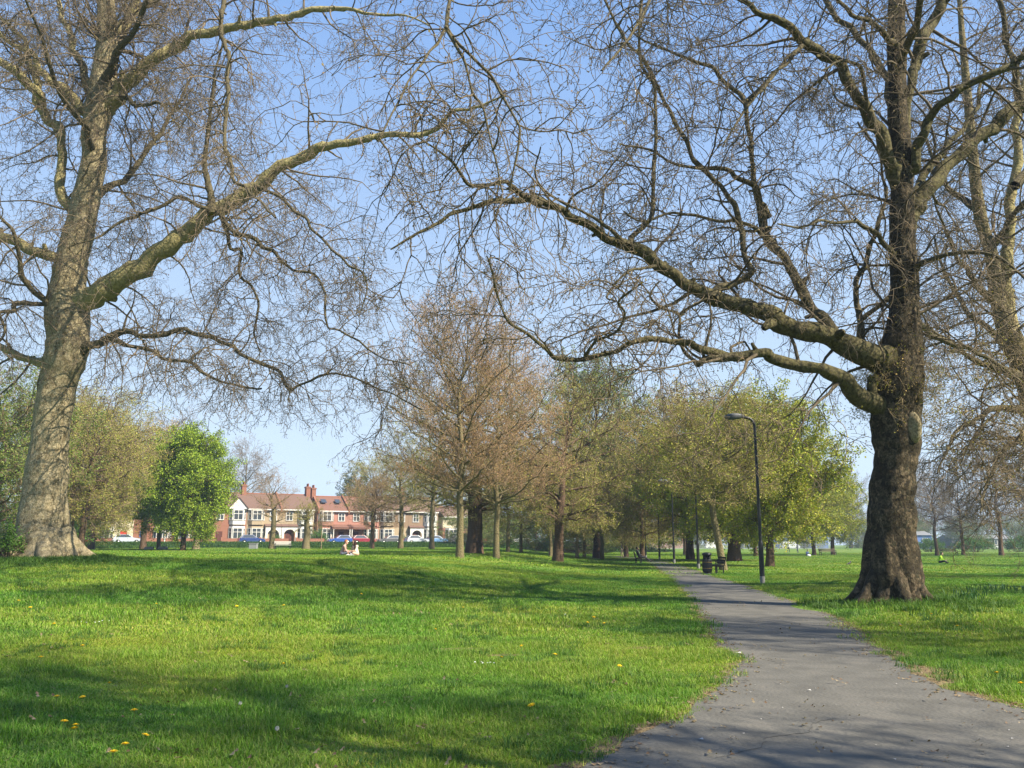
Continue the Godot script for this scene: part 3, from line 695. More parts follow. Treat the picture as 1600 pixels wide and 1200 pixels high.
func blade_patch(r: RandomNumberGenerator, count: int, radius: float, h0: float, h1: float, width: float, tones: Array) -> ArrayMesh:
	var mb := MB.new()
	for k in count:
		var a := r.randf() * TAU
		var q := sqrt(r.randf()) * radius
		var p := Vector3(cos(a) * q, -0.015, sin(a) * q)
		var yaw := r.randf() * TAU
		var out := Vector3(cos(yaw), 0, sin(yaw))
		var side := Vector3(-out.z, 0, out.x).rotated(Vector3.UP, r.randf_range(-0.6, 0.6)) * width * r.randf_range(0.6, 1.2) * 0.5
		var h := lerpf(h0, h1, r.randf() ** 1.6)
		var lean := h * r.randf_range(0.15, 1.2)
		var t: Array = tones[r.randi() % tones.size()]
		var f := r.randf_range(0.8, 1.2)
		mb.col = Color(t[0] * f, t[1] * f, t[2] * f)
		var mid := p + out * lean * 0.35 + Vector3(0, h * 0.6, 0)
		var tip := p + out * lean + Vector3(0, h * (1.0 - 0.25 * lean / h), 0)
		var up := (out * -0.7 + Vector3.UP * 0.7)
		var kk := mb.v.size()
		for e in [p - side, p + side, mid - side * 0.8, mid + side * 0.8, tip]:
			mb.v.append(e); mb.c.append(mb.col)
		var n0 := (mid - p).cross(side).normalized()
		if n0.dot(up) < 0: n0 = -n0
		var n1 := (tip - mid).cross(side).normalized()
		if n1.dot(up) < 0: n1 = -n1
		mb.n.append(n0); mb.n.append(n0); mb.n.append((n0 + n1).normalized()); mb.n.append((n0 + n1).normalized()); mb.n.append(n1)
		for tri in [[0, 1, 3], [0, 3, 2], [2, 3, 4]]:
			var a0 := mb.v[kk + tri[0]]; var a1 := mb.v[kk + tri[1]]; var a2 := mb.v[kk + tri[2]]
			if (a2 - a0).cross(a1 - a0).dot(mb.n[kk + tri[0]]) >= 0:
				mb.i.append_array(PackedInt32Array([kk + tri[0], kk + tri[1], kk + tri[2]]))
			else:
				mb.i.append_array(PackedInt32Array([kk + tri[0], kk + tri[2], kk + tri[1]]))
	return mb.mesh(M.grass)

const BARE := [[-0.75, -13.45, 0.5, 0.2], [-0.15, -12.9, 0.34, 0.13], [5.25, -11.5, 0.34, 0.85], [5.65, -13.2, 0.26, 0.6], [-4.2, -11.2, 0.4, 0.16], [2.3, -13.9, 0.45, 0.2]]
const GREENS := [[0.117, 0.226, 0.019], [0.15, 0.264, 0.024], [0.186, 0.294, 0.028], [0.102, 0.205, 0.021], [0.218, 0.302, 0.041], [0.164, 0.28, 0.021], [0.287, 0.302, 0.095], [0.231, 0.257, 0.071]]

func lay(called: String, label: String, meshes: Array, r: RandomNumberGenerator, d0: float, d1: float, step: float, half: float, size: float, tall: float, keep := 1.0) -> void:
	var root := Node3D.new()
	root.name = numbered(called)
	add_child(root)
	tag(root, label, "grass", "", "stuff")
	var xf := []
	var cs := []
	for m in meshes:
		xf.append([]); cs.append(PackedColorArray())
	var d := d0
	while d < d1:
		var w := d * half + 3.0
		var x := -w
		while x < w:
			var px := x + r.randf_range(-0.5, 0.5) * step
			var pz := -(d + r.randf_range(-0.5, 0.5) * step)
			x += step
			if r.randf() > keep or on_path(px, pz) or bank_share(px, pz) > 0.02:
				continue
			var worn := false
			for e in BARE:
				if Vector2((px - e[0]) / e[2], (pz - e[1]) / e[3]).length() < r.randf_range(0.35, 1.15): worn = true
			if worn:
				continue
			if d < 40.0 and r.randf() < 0.8 and absf(px - spine(-pz)) < 5.0 and Geometry2D.is_point_in_polygon(Vector2(px, pz), bare_poly):
				continue
			var k := r.randi() % meshes.size()
			var lush := 0.5 + 0.5 * noise.get_noise_2d(px * 0.45 + 90.0, pz * 0.45)
			lush = lush * 0.7 + 0.5 * (0.5 + 0.5 * noise.get_noise_2d(px * 1.7, pz * 1.7 + 30.0)) - 0.1
			var s := size * r.randf_range(0.85, 1.2)
			var y := tall * lerpf(0.4, 1.75, clampf(lush * lush * 1.3, 0, 1)) * r.randf_range(0.8, 1.2)
			xf[k].append(Transform3D(Basis(Vector3.UP, r.randf() * TAU).scaled_local(Vector3(s, y, s)), spot(px, pz)))
			var t := lawn_tone(px, pz).lerp(Color(0.72, 0.98, 0.8), clampf(lush * 0.9 - 0.35, 0, 1))
			var f := r.randf_range(0.88, 1.12)
			cs[k].append(Color(t.r * f, t.g * f, t.b * f))
		d += step
	for k in meshes.size():
		if xf[k].size():
			multi("blades", meshes[k], xf[k], root, cs[k])

func build_grass() -> void:
	var r := gen(4)
	var near := []
	for k in 4: near.append(blade_patch(r, 300, 0.2, 0.025, 0.10, 0.0058, GREENS))
	var middle := []
	for k in 3: middle.append(blade_patch(r, 240, 0.45, 0.03, 0.10, 0.012, GREENS))
	var away := []
	for k in 3: away.append(blade_patch(r, 260, 1.3, 0.03, 0.09, 0.035, GREENS))
	lay("grass", "blades of grass on the lawn close to the viewer", near, r, 3.4, 15.0, 0.155, 0.78, 1.0, 1.0)
	lay("grass", "blades of grass on the middle of the lawn", middle, r, 14.5, 46.0, 0.36, 0.72, 1.0, 1.0)
	lay("grass", "blades of grass on the far lawn", away, r, 45.0, 150.0, 1.15, 0.70, 1.0, 1.0)
	# rough tussocks along the bank below the street and round the foot of the trees
	var tuss := []
	for k in 3: tuss.append(blade_patch(r, 150, 0.9, 0.15, 0.55, 0.05, [[0.045, 0.11, 0.016], [0.06, 0.135, 0.02], [0.085, 0.15, 0.025], [0.035, 0.085, 0.014]]))
	var root := Node3D.new()
	root.name = numbered("bank_weeds")
	add_child(root)
	tag(root, "rank dark green weeds covering the bank below the street", "weeds", "", "stuff")
	var xf := [[], [], []]
	for k in 5200:
		var q := r.randf_range(-45.0, 96.0)
		var s := r.randf_range(14.5, 24.5)
		var p := ROW + ALONG * q + FRONT * s
		if bank_share(p.x, p.z) < 0.03: continue
		var f := r.randf_range(0.7, 1.25)
		xf[k % 3].append(Transform3D(Basis(Vector3.UP, r.randf() * TAU).scaled_local(Vector3(1, f, 1)), spot(p.x, p.z, 0.02)))
	for k in 3: multi("blades", tuss[k], xf[k], root)
	var clump := blade_patch(r, 70, 0.13, 0.06, 0.17, 0.0075, [[0.05, 0.125, 0.022], [0.065, 0.15, 0.025], [0.085, 0.17, 0.03]])
	var croot := Node3D.new()
	croot.name = numbered("grass_tufts")
	add_child(croot)
	tag(croot, "darker tufts of coarse grass dotted over the lawn", "grass", "", "stuff")
	var cx := []
	for k in 5200:
		var d := lerpf(4.5, 30.0, pow(r.randf(), 0.62))
		var x := r.randf_range(-0.72, 0.72) * d
		if on_path(x, -d) or noise.get_noise_2d(x * 0.5 + 300.0, d * 0.5) < 0.12 + 0.3 * r.randf(): continue
		cx.append(Transform3D(Basis(Vector3.UP, r.randf() * TAU).scaled_local(Vector3.ONE * r.randf_range(0.6, 1.15)), spot(x, -d)))
	multi("blades", clump, cx, croot)
	var lushm := blade_patch(r, 130, 0.32, 0.10, 0.30, 0.016, [[0.06, 0.135, 0.02], [0.08, 0.16, 0.022], [0.10, 0.18, 0.03]])
	var lroot := Node3D.new()
	lroot.name = numbered("long_grass")
	add_child(lroot)
	tag(lroot, "longer lush grass round the feet of the two plane trees", "grass", "", "stuff")
	var lx := []
	for k in 620:
		var a := r.randf() * TAU
		var q := 1.1 + absf(r.randfn()) * 1.1
		var c := Vector2(9.6, -22.3)
		var sq := 1.0
		if k % 5 == 4:
			c = Vector2(-18.1, -34.0); q = r.randf_range(1.5, 2.3); sq = 1.0
		elif k % 5 < 3:
			c = Vector2(-17.5, -31.8); sq = 2.6; q = absf(r.randfn()) * 1.6
		var p := c + Vector2(cos(a) * q * sq, sin(a) * q)
		if on_path(p.x, p.y): continue
		if (p - Vector2(9.6, -22.3)).length() < 0.75: continue
		lx.append(Transform3D(Basis(Vector3.UP, r.randf() * TAU).scaled_local(Vector3.ONE * r.randf_range(0.5, 1.1)), spot(p.x, p.y, 0.02)))
	multi("blades", lushm, lx, lroot)

func build_street() -> void:
	var strip := func(called: String, s0: float, s1: float, y: float, m: Material, label: String) -> void:
		var poly := PackedVector2Array()
		for e in [[-60.0, s0], [90.0, s0], [90.0, s1], [-60.0, s1]]:
			var p: Vector3 = ROW + ALONG * float(e[0]) + FRONT * float(e[1])
			poly.append(Vector2(p.x, p.z))
		var o := sheet(called, poly, y, m)
		tag(o, label, "", "", "structure")
	strip.call("road", 6.0, 13.2, 1.508, M.road, "asphalt street in front of the brick houses")
	var kerb := MB.new()
	kerb.box(Vector3(0, 0.06, 0), Vector3(150, 0.12, 2.0))
	var o := obj("pavement", kerb, M.paving)
	o.transform = Transform3D(Basis(ALONG, Vector3.UP, FRONT), ROW + ALONG * 15.0 + FRONT * 5.0 + Vector3(0, 1.5, 0))
	tag(o, "paved footway with kerb before the front gardens", "", "", "structure")

# ------------------------------------------------------------------ trees
var SP := {}

func wander(r: RandomNumberGenerator, start: Vector3, dir: Vector3, length: float, steps: int, jitter: float, bend: Vector3) -> PackedVector3Array:
	var pts := PackedVector3Array([start])
	var p := start
	var d := dir.normalized()
	for k in steps:
		d = (d + rv(r) * jitter + bend / steps).normalized()
		p += d * (length / steps)
		pts.append(p)
	return pts

func taper(m: int, r0: float, r1: float) -> PackedFloat32Array:
	var out := PackedFloat32Array()
	for k in m:
		out.append(lerpf(r0, r1, pow(float(k) / (m - 1), 0.8)))
	return out

func leaflet(mb: MB, r: RandomNumberGenerator, p: Vector3, size: float, tones: Array) -> void:
	var t: Array = tones[r.randi() % tones.size()]
	var f := r.randf_range(0.75, 1.25)
	mb.col = Color(t[0] * f, t[1] * f, t[2] * f)
	var a := rv(r).normalized()
	var b := a.cross(rv(r)).normalized() * size * r.randf_range(0.3, 0.5)
	a *= size * r.randf_range(0.7, 1.2)
	mb.tri(p, p + a * 0.5 + b, p + a)
	mb.tri(p, p + a, p + a * 0.5 - b)

func make_spray(r: RandomNumberGenerator, o: Dictionary, twig: Material) -> ArrayMesh:
	# a shoot that grows along +x and bends towards -y by «droop», with side shoots and their own small shoots
	var tw := MB.new()
	var lf := MB.new()
	var n: int = o.nodes
	var L: float = o.len
	var bend := Vector3(0, -float(o.droop), 0)
	var r0: float = o.r0
	var r1: float = o.r1
	var main := wander(r, Vector3.ZERO, Vector3(1, o.rise, 0), L, n, o.jit, bend)
	tw.tube(main, taper(n + 1, r0, r1), 3)
	var tips := PackedVector3Array([main[n]])
	for k in range(1, n):
		for rep in o.get("pairs", 1):
			if r.randf() < 0.12: continue
			var t := (main[k + 1] - main[k - 1]).normalized()
			var side := t.cross(rv(r)).normalized()
			var sl: float = o.side * r.randf_range(0.55, 1.15) * (1.0 - 0.45 * k / n)
			var ns := 3
			var sh := wander(r, main[k], t * 0.7 + side, sl, ns, o.jit * 1.2, bend * 0.6)
			tw.tube(sh, taper(ns + 1, lerpf(r0, r1, 0.6), r1), 3)
			tips.append(sh[ns]); tips.append(sh[2])
			for q in o.subs:
				var at := 1 + r.randi() % 2
				var t2 := (sh[at + 1] - sh[at]).normalized()
				var s2 := wander(r, sh[at], t2 * 0.6 + t2.cross(rv(r)).normalized(), sl * r.randf_range(0.3, 0.6), 2, o.jit, bend * 0.4)
				tw.tube(s2, taper(3, lerpf(r0, r1, 0.8), r1 * 0.8), 3)
				tips.append(s2[2])
	for q in int(o.get("balls", 0)):
		var at2 := tips[r.randi() % tips.size()]
		var end := at2 + Vector3(r.randf_range(-0.02, 0.02), -0.11, r.randf_range(-0.02, 0.02))
		tw.tube(PackedVector3Array([at2, end]), PackedFloat32Array([0.0022, 0.0022]), 3)
		tw.lathe([[0.0, -0.018], [0.013, -0.013], [0.018, 0.0], [0.013, 0.013], [0.0, 0.018]], 6, end)
	var per: float = o.leaves
	for p in tips:
		var many := int(per) + (1 if r.randf() < per - int(per) else 0)
		for q in many:
			leaflet(lf, r, p + rv(r) * float(o.scatter), o.leaf, o.tones)
	var m := tw.mesh(twig)
	if lf.v.size():
		m.add_surface_from_arrays(Mesh.PRIMITIVE_TRIANGLES, lf.arrays())
		m.surface_set_material(1, M.leaf)
	return m

func build_sprays() -> void:
	var r := gen(21)
	var bud := [[0.20, 0.13, 0.07], [0.14, 0.09, 0.06], [0.28, 0.22, 0.08]]
	var kinds := {
		"plane": [6, M.twig, {"balls": 1, "nodes": 8, "len": 1.4, "droop": 0.9, "rise": 0.15, "jit": 0.42, "r0": 0.0115, "r1": 0.0052, "side": 0.68, "subs": 1, "leaves": 0.45, "leaf": 0.05, "scatter": 0.01, "tones": bud}],
		"plane_leaf": [3, M.twig_tan, {"nodes": 8, "len": 1.1, "droop": 0.8, "rise": 0.3, "jit": 0.34, "r0": 0.009, "r1": 0.004, "side": 0.5, "subs": 2, "leaves": 1.2, "leaf": 0.06, "scatter": 0.05, "tones": [[0.26, 0.221, 0.048], [0.221, 0.221, 0.042], [0.312, 0.221, 0.072], [0.182, 0.13, 0.06]]}],
		"brown": [4, M.twig_red, {"nodes": 8, "len": 1.5, "droop": -0.35, "rise": 0.5, "jit": 0.2, "r0": 0.013, "r1": 0.0055, "side": 0.75, "subs": 2, "leaves": 1.0, "leaf": 0.07, "scatter": 0.06, "tones": [[0.338, 0.196, 0.078], [0.286, 0.21, 0.078], [0.26, 0.238, 0.078], [0.39, 0.252, 0.104]]}],
		"olive": [4, M.twig_tan, {"nodes": 7, "len": 1.5, "droop": 0.15, "rise": 0.3, "jit": 0.26, "r0": 0.016, "r1": 0.007, "side": 0.75, "subs": 2, "leaves": 2.8, "leaf": 0.085, "scatter": 0.14, "tones": [[0.292, 0.293, 0.055], [0.248, 0.287, 0.05], [0.356, 0.31, 0.075], [0.216, 0.23, 0.05]]}],
		"gold": [4, M.twig_tan, {"nodes": 7, "len": 1.4, "droop": 0.3, "rise": 0.3, "jit": 0.26, "r0": 0.015, "r1": 0.007, "side": 0.75, "subs": 2, "leaves": 5.0, "leaf": 0.13, "scatter": 0.2, "tones": [[0.317, 0.338, 0.036], [0.262, 0.312, 0.034], [0.397, 0.371, 0.048], [0.206, 0.261, 0.034]]}],
		"orange": [3, M.twig_red, {"nodes": 7, "len": 1.5, "droop": 0.1, "rise": 0.4, "jit": 0.24, "r0": 0.015, "r1": 0.007, "side": 0.75, "subs": 2, "leaves": 2.8, "leaf": 0.085, "scatter": 0.14, "tones": [[0.425, 0.266, 0.052], [0.369, 0.274, 0.065], [0.312, 0.258, 0.052]]}],
		"lime": [4, M.twig_dark, {"nodes": 7, "len": 1.2, "droop": 0.5, "rise": 0.3, "jit": 0.26, "r0": 0.013, "r1": 0.006, "side": 0.65, "subs": 2, "leaves": 5.0, "leaf": 0.13, "scatter": 0.22, "tones": [[0.242, 0.341, 0.026], [0.193, 0.292, 0.024], [0.286, 0.374, 0.036], [0.154, 0.242, 0.024]]}],
		"moss": [3, M.twig_tan, {"nodes": 7, "len": 1.6, "droop": 0.0, "rise": 0.4, "jit": 0.25, "r0": 0.016, "r1": 0.007, "side": 0.8, "subs": 2, "leaves": 3.8, "leaf": 0.11, "scatter": 0.18, "tones": [[0.15, 0.21, 0.045], [0.19, 0.24, 0.05], [0.12, 0.175, 0.04]]}],
		"grey": [3, M.twig_grey, {"nodes": 7, "len": 1.9, "droop": 0.1, "rise": 0.4, "jit": 0.25, "r0": 0.024, "r1": 0.012, "side": 0.95, "subs": 2, "leaves": 0.3, "leaf": 0.08, "scatter": 0.05, "tones": [[0.252, 0.196, 0.126]]}],
		"bush": [3, M.twig_dark, {"nodes": 5, "len": 0.6, "droop": -0.2, "rise": 0.9, "jit": 0.3, "r0": 0.008, "r1": 0.004, "side": 0.3, "subs": 1, "leaves": 4.0, "leaf": 0.08, "scatter": 0.12, "tones": [[0.078, 0.169, 0.024], [0.104, 0.208, 0.03], [0.058, 0.13, 0.022]]}],
		"conifer": [2, M.twig_dark, {"nodes": 7, "len": 1.4, "droop": 0.5, "rise": 0.1, "jit": 0.15, "r0": 0.014, "r1": 0.008, "side": 0.6, "subs": 2, "leaves": 3.0, "leaf": 0.12, "scatter": 0.1, "tones": [[0.025, 0.045, 0.018], [0.035, 0.06, 0.02]]}],
	}
	for k in kinds:
		SP[k] = []
		for q in kinds[k][0]:
			SP[k].append(make_spray(r, kinds[k][2], kinds[k][1]))

func hang(parent: Node, kind: String, xf: Array) -> void:
	# shares the shoots out over the variants of their kind
	if xf.is_empty(): return
	var set_: Array = SP[kind]
	var lists := []
	for m in set_: lists.append([])
	for k in xf.size(): lists[k % set_.size()].append(xf[k])
	for k in set_.size():
		if lists[k].size(): multi("twigs", set_[k], lists[k], parent)

func shoot(r: RandomNumberGenerator, p: Vector3, dir: Vector3, size: float, tilt := 0.5) -> Transform3D:
	var yaw := atan2(-dir.z, dir.x) + r.randf_range(-0.9, 0.9)
	var b := Basis(Vector3.UP, yaw) * Basis(Vector3(0, 0, 1), r.randf_range(-tilt, tilt) + asin(clampf(dir.y, -1, 1)) * 0.5) * Basis(Vector3(1, 0, 0), r.randf_range(-0.6, 0.6))
	return Transform3D(b.scaled_local(Vector3.ONE * size * r.randf_range(0.75, 1.3)), p)

func smooth_line(flat: Array, sub: int, wob: float, s: int, knob := 0.17) -> Array:
	var p := PackedVector3Array()
	var q := PackedFloat32Array()
	for k in range(0, flat.size(), 4):
		p.append(Vector3(flat[k], flat[k + 1], flat[k + 2])); q.append(flat[k + 3])
	var op := PackedVector3Array()
	var oq := PackedFloat32Array()
	for k in p.size() - 1:
		for t in sub:
			var f := float(t) / sub
			var a := p[k].cubic_interpolate(p[k + 1], p[maxi(k - 1, 0)], p[mini(k + 2, p.size() - 1)], f)
			var rad := lerpf(q[k], q[k + 1], f)
			var w := Vector3(noise.get_noise_2d(a.x * 1.3, s), noise.get_noise_2d(a.y * 1.3, s + 40), noise.get_noise_2d(a.x * 1.1 + a.y, s + 80)) * wob * minf(1.0, rad * 12.0)
			if k == 0: w = Vector3.ZERO
			op.append(a + w)
			oq.append(rad * (1.0 + knob * noise.get_noise_2d((a.x + a.y) * 2.3, s + 17)))
	op.append(p[p.size() - 1]); oq.append(q[q.size() - 1])
	return [op, oq]

func trunk_skin(pts: PackedVector3Array, rad: PackedFloat32Array, sides: int, lobes: int, flare: float, lump: float, s: int) -> MB:
	# a lofted trunk with root flare, ribs and lumpy bark relief
	var mb := MB.new()
	var m := pts.size()
	var y0 := pts[0].y
	for k in m:
		var t := (pts[mini(k + 1, m - 1)] - pts[maxi(k - 1, 0)]).normalized()
		var side := t.cross(Vector3(0, 0, 1)).normalized()
		var fr := side.cross(t)
		for e in sides:
			var a := TAU * e / sides
			var h := pts[k].y - y0
			var root := exp(-h / 0.9) * flare
			var q := 1.0 + root * (0.5 + 0.5 * cos(a * lobes + s + 0.6 * sin(a * 2.0 + s)))
			q += lump * rough.get_noise_3d(cos(a) * 1.1, h * 0.55, sin(a) * 1.1 + s)
			q += lump * 0.45 * rough.get_noise_3d(cos(a) * 3.4 + 7.0, h * 1.3, sin(a) * 3.4 + s)
			q += lump * 0.22 * noise.get_noise_2d(h * 2.2, s + 3.0) + 0.06 * cos(a * 5.0 + h * 0.4 + s) * exp(-h / 4.0) + 0.03 * cos(a * 9.0 - h * 0.7 + s) * exp(-h / 3.0)
			mb.v.append(pts[k] + (side * cos(a) + fr * sin(a)) * rad[k] * q)
			mb.c.append(Color.WHITE)
			mb.n.append(Vector3.ZERO)
	for k in m - 1:
		for e in sides:
			var e2 := (e + 1) % sides
			var a0 := k * sides + e
			var a1 := k * sides + e2
			for tri in [[a0, a0 + sides, a1 + sides], [a0, a1 + sides, a1]]:
				var nn := (mb.v[tri[2]] - mb.v[tri[0]]).cross(mb.v[tri[1]] - mb.v[tri[0]])
				var out := (mb.v[tri[0]] + mb.v[tri[1]] + mb.v[tri[2]]) / 3.0 - pts[k]
				if nn.dot(out) < 0:
					tri = [tri[0], tri[2], tri[1]]
					nn = -nn
				for q in tri:
					mb.n[q] += nn
					mb.i.append(q)
	for k in mb.n.size():
		mb.n[k] = mb.n[k].normalized()
	return mb

func plane_tree(called: String, label: String, trunk: Array, limbs: Array, bark: Material, s: int, lump: float, twig_rate: float, lobes: int) -> Node3D:
	var r := gen(s)
	var base := Vector3(trunk[0], 0, trunk[2])
	base.y = land(base.x, base.z)
	var root := thing(called, label, "tree", base, 0.0, "large bare plane trees")
	root.set_meta("base_name", called)
	var shift := Transform3D(Basis.IDENTITY, -base)
	var local := func(a: PackedVector3Array) -> PackedVector3Array: return shift * a
	var tl := smooth_line(trunk, 4, 0.0, s, 0.06)
	var tp: PackedVector3Array = tl[0]
	var tr: PackedFloat32Array = tl[1]
	tp.insert(0, Vector3(tp[0].x, base.y - 0.5, tp[0].z)); tr.insert(0, tr[0] * 1.1)
	for k in tr.size(): tr[k] *= 1.0 - 0.12 * exp(-maxf(0.0, tp[k].y - base.y) / 0.9)
	obj("trunk", trunk_skin(local.call(tp), tr, 56, lobes, 0.30, lump, s), bark, root)
	for q in lobes + 2:
		# roots running out from the foot into the turf
		var a := TAU * (q + r.randf_range(-0.25, 0.25)) / (lobes + 2)
		var o := Vector3(cos(a), 0, sin(a))
		var f := tr[3]
		var rt := MB.new()
		rt.tube(PackedVector3Array([o * f * 0.35 + Vector3(0, 1.0, 0), o * f * 0.72 + Vector3(0, 0.5, 0), o * f * 1.0 + Vector3(0, 0.14, 0), o * f * 1.3 + Vector3(0, -0.03, 0), o * f * 1.7 + Vector3(0, -0.2, 0)]), PackedFloat32Array([f * 0.16, f * 0.24, f * 0.21, f * 0.14, f * 0.08]), 9)
		obj("root", rt, bark, root)
	var lines := [[tp, tr]]
	for k in limbs.size():
		var l := smooth_line(limbs[k], 4, 0.17, s + k)
		lines.append(l)
		var lp: PackedVector3Array = l[0]
		var lr: PackedFloat32Array = l[1].duplicate()
		for q in mini(6, lr.size()):
			lr[q] *= 1.0 + 0.42 * (1.0 - q / 6.0) * (1.0 - q / 6.0)
		var mb := MB.new()
		mb.tube(local.call(lp), lr, 14 if lr[0] > 0.12 else 8)
		# broken stubs and swollen knots
		for q in range(7, lp.size() - 6, 5):
			if r.randf() < 0.5: continue
			var d := ((lp[q + 1] - lp[q - 1]).cross(rv(r)).normalized() + (lp[q + 1] - lp[q - 1]).normalized() * 0.4).normalized()
			var len0 := lr[q] * r.randf_range(1.3, 2.6)
			var a := lp[q] - base
			mb.tube(PackedVector3Array([a, a + d * len0 * 0.7, a + d * len0, a + d * (len0 + lr[q] * 0.12)]), PackedFloat32Array([lr[q] * 0.75, lr[q] * 0.42, lr[q] * 0.36, lr[q] * 0.1]), 7)
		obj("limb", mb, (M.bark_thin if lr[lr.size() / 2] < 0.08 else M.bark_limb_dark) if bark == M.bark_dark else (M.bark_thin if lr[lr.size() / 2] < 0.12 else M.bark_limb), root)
	# second and third order branches grow from every limb; shoots from those
	var wood := MB.new()
	var xf := []
	for n in lines.size():
		var pts: PackedVector3Array = lines[n][0]
		var rad: PackedFloat32Array = lines[n][1]
		var since := r.randf()
		for k in range(2, pts.size() - 1):
			var seg := pts[k].distance_to(pts[k - 1])
			since += seg
			if rad[k] > 0.42 or (n == 0 and pts[k].y < base.y + 7.0): continue
			var gap := (0.5 if rad[k] < 0.1 else 0.95) / twig_rate
			while since > gap:
				since -= gap
				var t := (pts[k + 1] - pts[k - 1]).normalized()
				var away := t.cross(rv(r)).normalized()
				var dir := t * 0.45 + away + Vector3(0, 0.25, 0)
				var len2 := clampf(rad[k] * 26.0, 1.3, 3.2) * r.randf_range(0.7, 1.4)
				var st := pts[k].lerp(pts[k - 1], r.randf())
				var r2 := clampf(rad[k] * 0.45, 0.02, 0.055)
				var b2 := wander(r, st, dir, len2, 7, 0.36, Vector3(0, -0.45, 0))
				wood.tube(local.call(b2), taper(8, r2, 0.013), 5)
				xf.append(shoot(r, b2[7], b2[7] - b2[6], 1.0))
				for q in range(2, 8):
					if r.randf() < 0.3:
						xf.append(shoot(r, b2[q], (b2[q] - b2[q - 1]).normalized() + rv(r) * 0.8, 0.9))
					if q < 7 and r.randf() < 0.62:
						var t2 := (b2[q] - b2[q - 1]).normalized()
						var b3 := wander(r, b2[q], t2 * 0.5 + t2.cross(rv(r)).normalized(), r.randf_range(0.6, 1.5), 5, 0.36, Vector3(0, -0.9, 0))
						wood.tube(local.call(b3), taper(6, 0.016, 0.008), 4)
						for e in [3, 5] if r.randf() < 0.4 else [5]:
							xf.append(shoot(r, b3[e], (b3[e] - b3[e - 1]).normalized(), 0.85))
	for k in xf.size():
		xf[k].origin -= base
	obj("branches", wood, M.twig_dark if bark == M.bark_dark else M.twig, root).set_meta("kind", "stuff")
	var crown := part("crown", root)
	hang(crown, "plane", xf)
	return root

func leafy_cluster(root: Node3D, kind: String, centre: Vector3, size: Vector3, count: int, s: int, scale: float) -> void:
	# young shoots breaking from the bark
	var r := gen(s)
	var xf := []
	for k in count:
		var d := rv(r).normalized()
		xf.append(shoot(r, centre + d * size * r.randf_range(0.7, 1.0) - root.position, Vector3(d.x, 0.2, d.z), scale, 0.9))
	var c := part("shoots", root)
	hang(c, kind, xf)

func build_plane_trees() -> void:
	var west := plane_tree("plane_tree", "huge pale-barked plane tree beside the green sapling, mottled trunk sunlit", PLANE_WEST_TRUNK, PLANE_WEST_LIMBS, M.bark_pale, 101, 0.11, 1.2, 4)
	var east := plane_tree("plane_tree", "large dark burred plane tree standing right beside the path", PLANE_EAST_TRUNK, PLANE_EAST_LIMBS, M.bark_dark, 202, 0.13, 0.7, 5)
	for k in 3:
		leafy_cluster(east, "plane_leaf", Vector3(10.05, 6.1 - k * 0.45, -22.3), Vector3(0.75, 0.35, 0.75), 26, 300 + k, 0.75)
	var scar := MB.new()
	scar.lathe([[0.0, 0.10], [0.16, 0.09], [0.24, 0.05], [0.29, -0.03], [0.31, -0.12]].map(func(e): return [e[0], e[1]]), 18)
	var sc := obj("pruning_scar", scar, M.bark_pale, east)
	sc.transform = Transform3D(Basis(Vector3(1, 0, 0), PI / 2).scaled_local(Vector3(0.7, 1, 1.4)), Vector3(10.16, 4.5, -21.77) - east.position)
	sc.rotate_object_local(Vector3.FORWARD, -0.5)
	var edge := plane_tree("plane_tree", "plane tree with forked grey trunk at the right edge of the view", PLANE_EDGE_TRUNK, PLANE_EDGE_LIMBS, M.bark_park, 303, 0.06, 1.1, 4)
	for c in [[16.2, 5.6, -27.5], [15.2, 4.6, -27.0], [16.6, 3.4, -26.0], [14.6, 6.4, -28.0], [17.4, 5.0, -27.5], [15.4, 7.6, -29.0]]:
		leafy_cluster(edge, "plane_leaf", Vector3(c[0], c[1], c[2]), Vector3(1.5, 1.2, 1.5), 34, int(c[0] * 10), 1.0)
	leafy_cluster(west, "plane", Vector3(-17.8, 17.0, -34.0), Vector3(2.2, 4.5, 2.2), 220, 411, 1.0)
	leafy_cluster(west, "plane", Vector3(-17.5, 24.0, -33.0), Vector3(3.2, 4.0, 3.0), 260, 412, 1.1)
	# two more of the avenue stand out of view beside the viewer; their shade lies on the lawn
	var c1 := copy(edge, "plane tree shading the far right of the field", spot(52.0, -58.0), 2.1)
	var c2 := copy(edge, "plane tree shading the field beyond the path", spot(31.0, -33.0), 4.0)
	for c in [c1, c2]: c.set_meta("group", "large bare plane trees")


